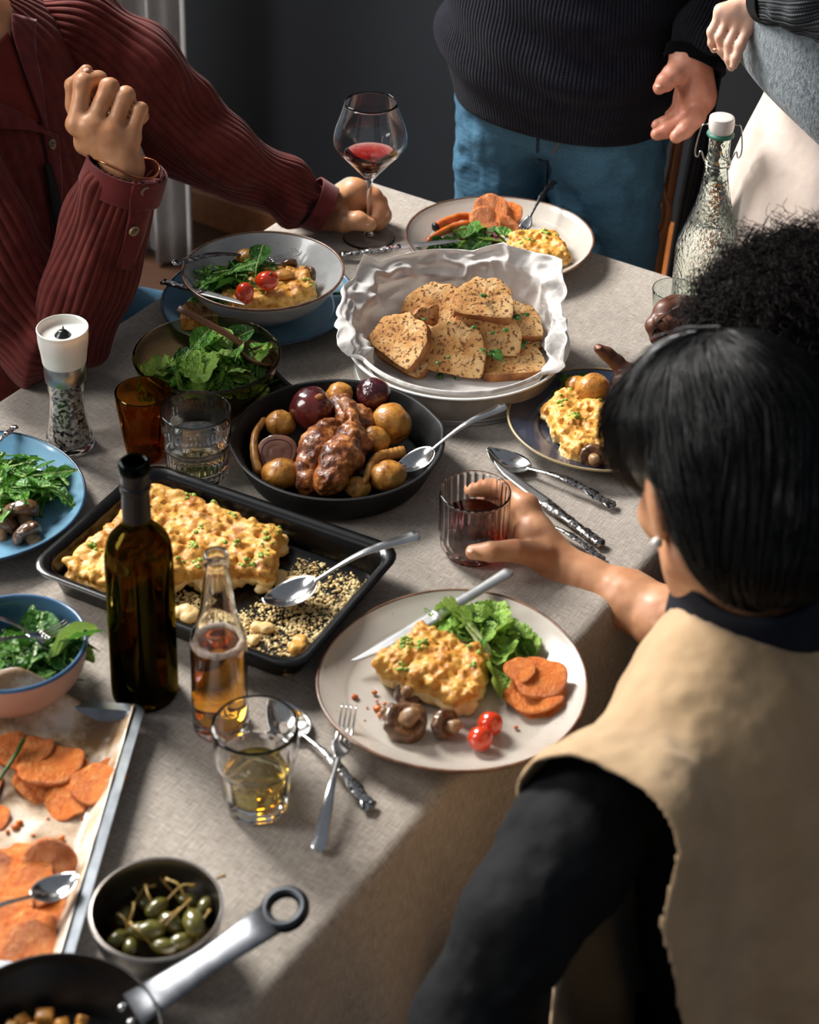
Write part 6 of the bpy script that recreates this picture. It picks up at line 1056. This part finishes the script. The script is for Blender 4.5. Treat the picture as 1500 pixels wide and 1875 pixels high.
SK = Skin().blob(hC.p(0, -.02, .045), (.084, .10, .085), hC.R, .02).blob(hC.p(0, -.06, -.08), (.08, .05, .12), hC.R, .03); SK.blob(hC.p(0, .115, -.03), (.08, .07, .085), hC.R, .02, -1); mk('hair', *SK.mesh(.007, [(.002, 90)]), m_hairA, pC)
shoes(pC, [CC+CLf*.07+UP*.036, CC-CLf*.07+UP*.036], CF)
# ---------------- the curly haired person
hcD = atd(1456, 676, 2.09); hD = Frame(hcD, -TN*.95-TU*.25+A3(0, 0, -.55), UP); neckD = hcD-UP*.15+TN*.05; tm = lambda P: ((P-O0)@TU, (P-O0)@TN)
uD, nD = tm(neckD); S = Skin(); head(S, hD, neckD); S.limb(neckD-UP*.02+TU*.11, neckD-UP*.02-TU*.11, .05, .05, .03).limb(neckD-UP*.06, tab(uD, nD+.14, .52), .10, .12, .04); bodyD = S.mesh(.006)
S = Skin(); dD = depth(at(1235, 590, .10))
hand(S, dD, [(1290, 612, .02, 34), (1222, 572, -.004, 21), (1236, 566, .014, 21), (1252, 566, .03, 20), (1266, 572, .044, 18)],
     [[(1222, 572, 0, 19), (1198, 596, -.01, 16), (1204, 618, -.012, 14), (1222, 624, .0, 12)], [(1238, 566, .014, 18), (1208, 588, .008, 16), (1210, 612, .006, 14), (1228, 620, .012, 12)], [(1252, 566, .03, 17), (1222, 580, .03, 15), (1220, 600, .028, 13)], [(1266, 574, .044, 15), (1240, 582, .046, 13), (1236, 598, .044, 12)]],
     [(1270, 604, -.01, 22), (1240, 604, -.024, 17), (1222, 594, -.028, 14), (1206, 588, -.026, 12)], 0)
S.limb(J((1290, 612, .02, 30), dD)[0], J((1370, 680, .0, 34), dD)[0], .024, .030, .014); hD1 = S.mesh(.0024, [(.0005, 120)])
S = Skin(); d2 = depth(at(1150, 720, .055))
hand(S, d2, [(1215, 800, -.01, 34), (1152, 690, .012, 20), (1160, 705, -.004, 20), (1166, 725, -.02, 19), (1172, 745, -.032, 18)],
     [[(1152, 690, .012, 18), (1130, 664, .010, 14), (1112, 648, .006, 12.5), (1096, 638, .002, 9.5)], [(1160, 704, -.004, 18), (1138, 700, -.004, 15), (1128, 722, -.006, 13), (1138, 742, -.004, 12)], [(1166, 725, -.02, 17), (1142, 732, -.02, 14), (1132, 752, -.02, 13), (1142, 770, -.018, 12)], [(1172, 745, -.032, 16), (1150, 758, -.03, 13), (1142, 776, -.03, 12), (1150, 790, -.028, 11)]],
     [(1185, 770, .016, 22), (1160, 740, .024, 17), (1148, 722, .026, 14), (1140, 712, .026, 12)], 0)
S.limb(J((1215, 800, -.01, 30), d2)[0], J((1300, 850, .0, 34), d2)[0], .024, .032, .014); hD2 = S.mesh(.0024, [(.0005, 120)])
pD = person('person', 'person with curly dark afro hair bending over the navy plate', *addmesh(bodyD, hD1, hD2), m_skD); nail((1097, 636, -.004, 8), d2, 0, pD, m_nailD)
cutlery('fork', (1196, 618), (1250, 546), .09, .17, 'dark ornate fork held upright by the curly haired person', True, m_dark)
m_blk = cloth('black_cotton', '#050607', '#0a0b0d', 30, .85, (300, .3, .0008), (22, .4, .006))
V, F, uv = rings([tab(uD, nD+.16, .50), tab(uD, nD+.12, .70), tab(uD, nD+.07, .84), tab(uD, nD+.03, .92), neckD-UP*.03, neckD+UP*.012, neckD+UP*.03], [.19, .185, .19, .185, .12, .075, .064], [.15, .14, .135, .13, .10, .072, .062], TU, TN, 120, 50, 2.3, 0, 0, lambda A_, S_, V: .006*vn(V*9)); tp = mk('shirt', V, F, m_blk, pD)
for s_, wp in ((1, J((1370, 680, 0, 34), dD)[0]), (-1, J((1300, 850, 0, 34), d2)[0])):
    sh = neckD-UP*.05+TU*.16*s_; el_ = (sh+wp)/2-UP*.10+TN*.06; S = Skin().limb(sh, el_, .056, .048, .02).limb(el_, wp, .048, .040, .02); mk('sleeve', *S.mesh(.005, [(.003, 30), (.002, 70)]), m_blk, tp)
m_afro = food('black_curls', [(.3, '#060403'), (.7, '#150c0a')], 60, .7, spec=.15)
g = np.random.default_rng(9)
def afro(h, c, r, n):
    th = g.random(n)*2*math.pi; cz = g.uniform(-.85, 1, n); sz = np.sqrt(1-cz**2); D = np.stack([sz*np.cos(th), sz*np.sin(th), cz], -1); D = D[~((D[:, 1] > .62) & (D[:, 2] < .35))]; n = len(D); lump_ = 1+.10*vn(D*2.2+4)
    ns_ = 16; s = np.linspace(0, 1, ns_); root = c+(D*r*.84)@h.R.T; Dw = D@h.R.T; A_ = np.cross(Dw, g.normal(size=(n, 3))); A_ /= np.linalg.norm(A_, axis=1)[:, None]; B_ = np.cross(Dw, A_); L = (np.array(r).mean()*(.20+.07*g.random(n))*lump_)[:, None]; ph = g.random(n)[:, None]*6.3; cr_ = (.0034+.003*g.random(n))[:, None]; w_ = ph+s[None]*(16+9*g.random(n))[:, None]
    drift = (g.normal(size=(n, 3))*.010)[:, None, :]*s[None, :, None]**2
    P = root[:, None, :]+(Dw[:, None, :]*(L*s[None])[..., None])+(cr_*np.cos(w_))[..., None]*A_[:, None, :]+(cr_*np.sin(w_))[..., None]*B_[:, None, :]+drift; return P
def strands(P, r0, k=3):
    n, m_, _ = P.shape; T = np.gradient(P, axis=1); T /= np.linalg.norm(T, axis=-1, keepdims=True)+1e-9; a = np.cross(T, A3(.3, .5, .81)); a /= np.linalg.norm(a, axis=-1, keepdims=True)+1e-9; b = np.cross(T, a); rr = (r0*np.linspace(1, .35, m_))[None, :, None]; q = np.arange(k)*2*math.pi/k
    V = np.stack([P+rr*(math.cos(t)*a+math.sin(t)*b) for t in q], 2); i = np.arange(n)[:, None, None]; j = np.arange(m_-1)[None, :, None]; l = np.arange(k)[None, None, :]; base = (i*m_+j)*k; F = np.stack([base+l, base+(l+1) % k, base+k+(l+1) % k, base+k+l], -1).reshape(-1, 4); return V.reshape(-1, 3), F
cD = hD.p(0, -.022, .035); rD = A3(.108, .120, .108); hr = mk('hair', *Skin().blob(cD, rD*.90, hD.R, .02).blob(hD.p(0, .11, -.05), (.07, .06, .07), hD.R, .03, -1).mesh(.006, [(.006, 60), (.004, 130)]), m_afro, pD)
cu_ = mk('curls', *strands(afro(hD, cD, rD, 5200), .0009), m_afro, hr); cu_['kind'] = 'stuff'
# ---------------- the black haired person in the beige vest
hcE = atd(1330, 880, 1.80); fE = -TN*.62+TU*.46+A3(0, 0, -.55); hE = Frame(hcE, fE, UP); nkE = atd(1382, 1100, 1.81); lsE = atd(1082, 1448, 1.70); rsE = atd(1500, 1060, 1.95); pvE = tab(-.22, 1.26, .50); fo = -TN; midE = (lsE+rsE)/2
aE0 = (nkE-pvE)/np.linalg.norm(nkE-pvE); S = Skin(); head(S, hE, nkE, .047); S.limb(nkE-aE0*.08, (nkE+pvE)/2, .06, .10, .03).limb((nkE+pvE)/2, pvE, .10, .13, .03); bodyE = S.mesh(.0045)
S = Skin(); dE = depth(HELD_O+A3(0, 0, .05))
hand(S, dE, [(1030, 1044, .0, 36), (962, 930, .028, 23), (960, 952, .040, 22), (958, 976, .043, 21), (962, 1000, .038, 19)],
     [[(962, 928, .028, 21), (925, 897, .046, 17), (890, 893, .049, 15), (864, 897, .044, 12.5)], [(960, 952, .040, 20), (916, 922, .055, 16.5), (880, 927, .055, 14.5), (852, 931, .048, 12)], [(958, 976, .043, 19), (916, 956, .056, 16), (882, 962, .056, 14), (858, 968, .050, 12)], [(962, 1000, .038, 17), (922, 993, .052, 14), (892, 999, .052, 12.5), (872, 1003, .048, 11)]],
     [(990, 1018, -.014, 28), (942, 1008, -.040, 20), (898, 1010, -.052, 18), (866, 1011, -.048, 14)], 0)
S.limb(J((1030, 1044, 0, 30), dE)[0], J((975, 985, .008, 30), dE)[0], .022, .022, .016)
fa = [atd(1030, 1044, dE), atd(1075, 1062, dE-.01), atd(1150, 1098, dE-.03), atd(1225, 1140, dE-.06), atd(1290, 1180, dE-.09)]; S.chain(fa, [.0225, .0245, .032, .037, .040], .014); S.blob(atd(1018, 1062, dE-.006), (.013, .012, .012), None, .012); handE = S.mesh(.0024, [(.0005, 110)])
pE = person('person', 'person with short black hair in a beige vest gripping a tumbler of red wine', *addmesh(bodyE, handE), m_skE); nail((862, 1008, -.061, 10), dE, 0, pE, m_nail)
# black top: torso, sleeves and collar
aE = nkE-pvE; aE /= np.linalg.norm(aE); lE = -TU; fE2 = np.cross(lE, aE); RE_ = np.stack([lE, fE2, aE], 1)
elb = atd(955, 1690, 1.66); wrt = atd(850, 1880, 1.66)
S = Skin(); lsS = lsE-UP*.024+TU*.02; S.limb(lsS, lsS*.6+elb*.4, .052, .056, .02).limb(lsS*.6+elb*.4, elb, .055, .048, .02).limb(elb, wrt, .049, .040, .02).limb(wrt, atd(800, 1985, 1.68), .040, .036, .02)
relb = fa[4]+A3(.01, .0, .0); S.limb(rsE, relb, .056, .050, .02).limb(relb, atd(1262, 1166, dE-.075), .052, .048, .02)
S.limb(lsS-UP*.012, rsE-UP*.035, .036, .040, .03).blob((midE+pvE)/2+aE*.10, (.155, .092, .19), RE_, .03).limb((midE+pvE)/2, pvE, .125, .14, .03)
top = mk('black_top', *S.mesh(.0045, [(.003, 26), (.002, 60), (.001, 130)]), m_blk, pE)
cc = atd(1386, 1088, 1.815); ca = (hE.p(0, -.03, -.06)-nkE); ca /= np.linalg.norm(ca); e1 = np.cross(ca, A3(1, 0, 0)); e1 /= np.linalg.norm(e1); e2 = np.cross(ca, e1); q = np.linspace(0, 2*math.pi, 61)
V = np.array([[cc+ca*(-.035+.085*t)+(math.cos(a)*e1+math.sin(a)*e2)*(.083-.014*t) for a in q[:-1]] for t in np.linspace(0, 1, 10)]).reshape(-1, 3); cl_ = mk('collar', V, gridf(60, 10, True), cloth('navy_collar', '#0e1119', '#141824', 40, .8), top); so = cl_.modifiers.new('t', 'SOLIDIFY'); so.thickness = .005
# vest
m_vest = N('beige_canvas'); m_vest.set(rough=.8, sheen=.2, spec=.25); m_vest.col(m_vest.ramp(m_vest.noise(14, 4), [(.3, '#a58763'), (.7, '#b79a76')])); m_vest.bump(m_vest.noise(420, 2), .25, .0006); m_vest.bump(m_vest.noise(13, 3), .35, .012); m_vest = m_vest.m
def vest():
    S = Skin(); cap_l = lsE+(lsE-nkE)/np.linalg.norm(lsE-nkE)*.020+A3(0, 0, .004)
    S.limb(nkE-aE*.110, cap_l, .052, .056, .03).limb(nkE-aE*.098, rsE, .056, .060, .03); S.blob((midE+pvE)/2+aE*.12, (.182, .122, .22), RE_, .04).limb((midE+pvE)/2, pvE, .150, .165, .04); S.limb(midE-aE*.065+lE*.10, (midE+pvE)/2+lE*.06, .072, .10, .04).limb(midE-aE*.05-lE*.10, (midE+pvE)/2-lE*.06, .085, .10, .04)
    S.limb(nkE+lE*.222-aE*.085+fE2*.014, nkE+lE*.222-aE*.30+fE2*.04, .062, .075, .04).limb(nkE+lE*.15-aE*.22+fE2*.085, nkE+lE*.17-aE*.48+fE2*.12, .05, .06, .04)
    dr = relb-rsE; dr = dr/np.linalg.norm(dr); S.limb(rsE+dr*.03, rsE+dr*.34, .064, .085, .012, -1); S.limb(nkE-ca*.01, nkE+ca*.2, .064, .062, .010, -1)
    V, F = S.mesh(.0045, [(.008, 8), (.003, 26), (.0012, 80)]); F = np.asarray(F); r = V-nkE; lat = r@lE; thr = .231+np.clip(-(r@aE)*.3, 0, .045)+.4*np.clip(-(r@aE)-.30, 0, 1); out = lat > thr
    F = F[~out[F].all(1)]; V = np.where(out[:, None], V-lE*(lat-thr)[:, None], V); u = np.unique(F); ix = np.full(len(V), -1); ix[u] = np.arange(len(u)); return V[u], ix[F]
V, F = vest(); vs_ = mk('vest', V, F, m_vest, pE); so = vs_.modifiers.new('t', 'SOLIDIFY'); so.thickness = .003; so.offset = -1; bvV = bvh(V, F)
m_seam = mat('vest_binding', '#a8946f', .8)
for pts, r in (([(1046, 1352), (1100, 1400), (1140, 1470), (1180, 1560), (1208, 1650), (1218, 1730)], .0012), ):
    P = [surf(bvV, x, y, .001, 1.66)[0] for x, y in pts]; mk('binding', *tube(cr(np.array(P), 50), r, 8), m_seam, vs_)
# ear ring and hair
ear = hE.p(.080, -.004, -.040); er = tag(mk('earring', *lump(.0052, 1, .0, 16), mat('pearl', '#cfc8c2', .15, coat=.6)), 'small pearl earring hanging from the ear lobe of the black haired person', 'earring'); er.location = ear
m_hairE = N('black_hair'); m_hairE.set(rough=.40, spec=.38, aniso=.5); m_hairE.col(m_hairE.ramp(m_hairE.noise(30, 3), [(.3, '#030303'), (.7, '#0a0807')])); m_hairE = m_hairE.m
S = Skin(); R = hE.R; S.blob(hE.p(0, -.012, .045), (.086, .106, .088), R, .02).blob(hE.p(0, -.062, -.015), (.084, .060, .080), R, .03).blob(hE.p(.0, .075, .055), (.066, .052, .052), R, .03).blob(hE.p(0, -.070, -.045), (.060, .038, .045), R, .03)
S.blob(hE.p(.095, .008, -.040), (.036, .046, .052), R, .012, -1).blob(hE.p(-.095, .008, -.040), (.036, .046, .052), R, .012, -1).blob(hE.p(0, .125, -.045), (.09, .065, .075), R, .02, -1); Vh, Fh = S.mesh(.0042, [(.002, 60)]); he = mk('hair', Vh, Fh, m_hairE, pE)
bvH = bvh(Vh, Fh); g = np.random.default_rng(21); crown = hE.p(-.012, -.035, .140); Lh = (Vh-hE.c)@R; I = g.choice(np.where((Lh[:, 2] > -.075))[0], 9000); roots = Vh[I]+g.normal(size=(9000, 3))*.002; ns_ = 9; Ps = np.zeros((9000, ns_, 3)); p = roots.copy(); step = (.0075+.006*g.random(9000))[:, None]; lift = (.0012+.004*g.random(9000)**2)
sw_ = .55*vn(roots*14)[:, None]
for k in range(ns_):
    nn = np.zeros_like(p); sn = np.zeros_like(p)
    for i in range(len(p)):
        h_ = bvH.find_nearest(Vector(p[i])); sn[i] = h_[0]; nn[i] = h_[1]
    q_ = sn+nn*lift[:, None]*(1+.25*k); Ps[:, k] = q_; t = (q_-crown); t /= np.linalg.norm(t, axis=1)[:, None]; t = t+A3(0, 0, -.35)+hE.f*(.35*(((q_-hE.c)@hE.f) > .0)[:, None]); t = t-nn*np.sum(t*nn, 1)[:, None]; t /= np.linalg.norm(t, axis=1)[:, None]+1e-9; t = t+np.cross(nn, t)*sw_; t /= np.linalg.norm(t, axis=1)[:, None]; p = q_+t*step
Lp = (Ps-hE.c)@R; bad = ((np.abs(Lp[..., 0]) > .052) & (Lp[..., 2] < .012) & (np.abs(Lp[..., 1]-.0) < .052)).any(1); Ps = Ps[~bad]; st_ = mk('strands', *strands(Ps, .0007), m_hairE, he); st_['kind'] = 'stuff'
S = Skin(); kE = tab(-.28, .96, .52); S.limb(pvE-TU*.09+UP*.0, kE, .088, .072, .03).limb(kE, tab(-.28, .96, .08), .066, .05, .03).limb(pvE+TU*.09, tab(-.06, .90, .52), .088, .072, .03).limb(tab(-.06, .90, .52), tab(-.06, .92, .08), .066, .05, .03); mk('trousers', *S.mesh(.007, [(.004, 26)]), m_blk, pE); shoes(pE, [tab(-.28, .96, .036), tab(-.06, .92, .036)], -TN)
# ---------------- bentwood chairs
m_bent = mat('bentwood', '#8a4f22', .35, '#b06a30', 9, stretch=(1, 1, .15), coat=.3); m_blackbar = mat('plain_black', '#0b0b0c', .4)
def chair(label, O, face, seat_m=None):
    t = thing('bentwood_chair', label, 'chair', O, face, group=None); a = np.linspace(0, 2*math.pi, 49)
    mk('seat', *lathe(cr([(0, .458), (.17, .458), (.195, .455), (.203, .445), (.2, .434), (.18, .432), (0, .432)], 24), 48), m_bent, t)
    for x, y in ((.15, .13), (.15, -.13), (-.15, .13), (-.15, -.13)): mk('leg', *tube(cr([(x, y, .44), (x*1.1, y*1.1, .22), (x*1.25, y*1.3, 0)], 10), np.linspace(.016, .012, 10), 10), m_bent, t)
    mk('stretcher', *tube(np.stack([.15*np.cos(a), .15*np.sin(a), 0*a+.22], -1), .009, 8, caps=False), m_bent, t)
    hp = cr([(-.16, .17, .43), (-.20, .185, .62), (-.24, .175, .80), (-.26, .10, .91), (-.265, 0, .935), (-.26, -.10, .91), (-.24, -.175, .80), (-.20, -.185, .62), (-.16, -.17, .43)], 60); mk('back_hoop', *tube(hp, .0145, 10), m_bent, t)
    hp = cr([(-.165, .10, .44), (-.195, .13, .55), (-.225, .11, .68), (-.235, 0, .74), (-.225, -.11, .68), (-.195, -.13, .55), (-.165, -.10, .44)], 40); mk('inner_hoop', *tube(hp, .010, 10), m_bent, t); return t
P = atd(1120, 330, 3.42); P[2] = 0
ch0 = chair('bentwood chair under the person in the beige vest', tab(-.21, 1.24), -TN); clone(ch0, tab(.24, -.24), TN, label='bentwood chair under the person in the red cardigan'); clone(ch0, tab(uD, nD+.16), -TN, label='bentwood chair under the curly haired person')
# the straight backed chair between the standing people
pt = [np.array([atd(x, y, d) for x, y, d in q]) for q in ([(1266, 96, 3.22), (1241, 262, 3.24), (1219, 392, 3.26), (1198, 520, 3.28)], [(1010, 90, 3.42), (1006, 262, 3.46), (1003, 392, 3.48), (1000, 520, 3.50)], [(1312, 96, 3.30), (1282, 262, 3.33), (1254, 400, 3.36), (1234, 520, 3.38)])]
C0 = (pt[0][3]+pt[1][3])/2; C0[2] = 0; pc = thing('wooden_chair', 'straight backed wooden chair with orange brown posts behind the blue jeans', 'chair', C0, TN)
IV = np.array(pc.matrix_world.inverted()); loc_ = lambda P: (np.c_[np.asarray(P), np.ones(len(P))]@IV.T)[:, :3]
for q, r, m_, nm in ((pt[0], .0125, m_bent, 'back_post'), (pt[1], .0125, m_bent, 'back_post'), (pt[2], .021, m_blackbar, 'black_bar')): mk(nm, *tube(cr(loc_(q), 20), r, 12, .7), m_, pc)  # the third tube is a plain black bar alongside one post
br = loc_(np.array([atd(x, y, d) for x, y, d in ((1200, 318, 3.25), (1219, 366, 3.25), (1221, 396, 3.25), (1212, 424, 3.255), (1194, 450, 3.26))])); mk('brace', *tube(cr(br, 20), .0085, 10), m_bent, pc)
mk('top_rail', *tube(cr(loc_([pt[1][0], (pt[0][0]+pt[1][0])/2-TU*-.02, pt[0][0]]), 12), .016, 10, .6), m_bent, pc)
mk('seat', *box((-.22, -.02, .43), (.22, .38, .46), .012), m_bent, pc)
for x, y in ((-.19, 0), (.19, 0), (-.19, .35), (.19, .35)): mk('leg', *tube([(x, y, .44), (x*1.05, y, 0)], [.017, .013], 10), m_bent, pc)
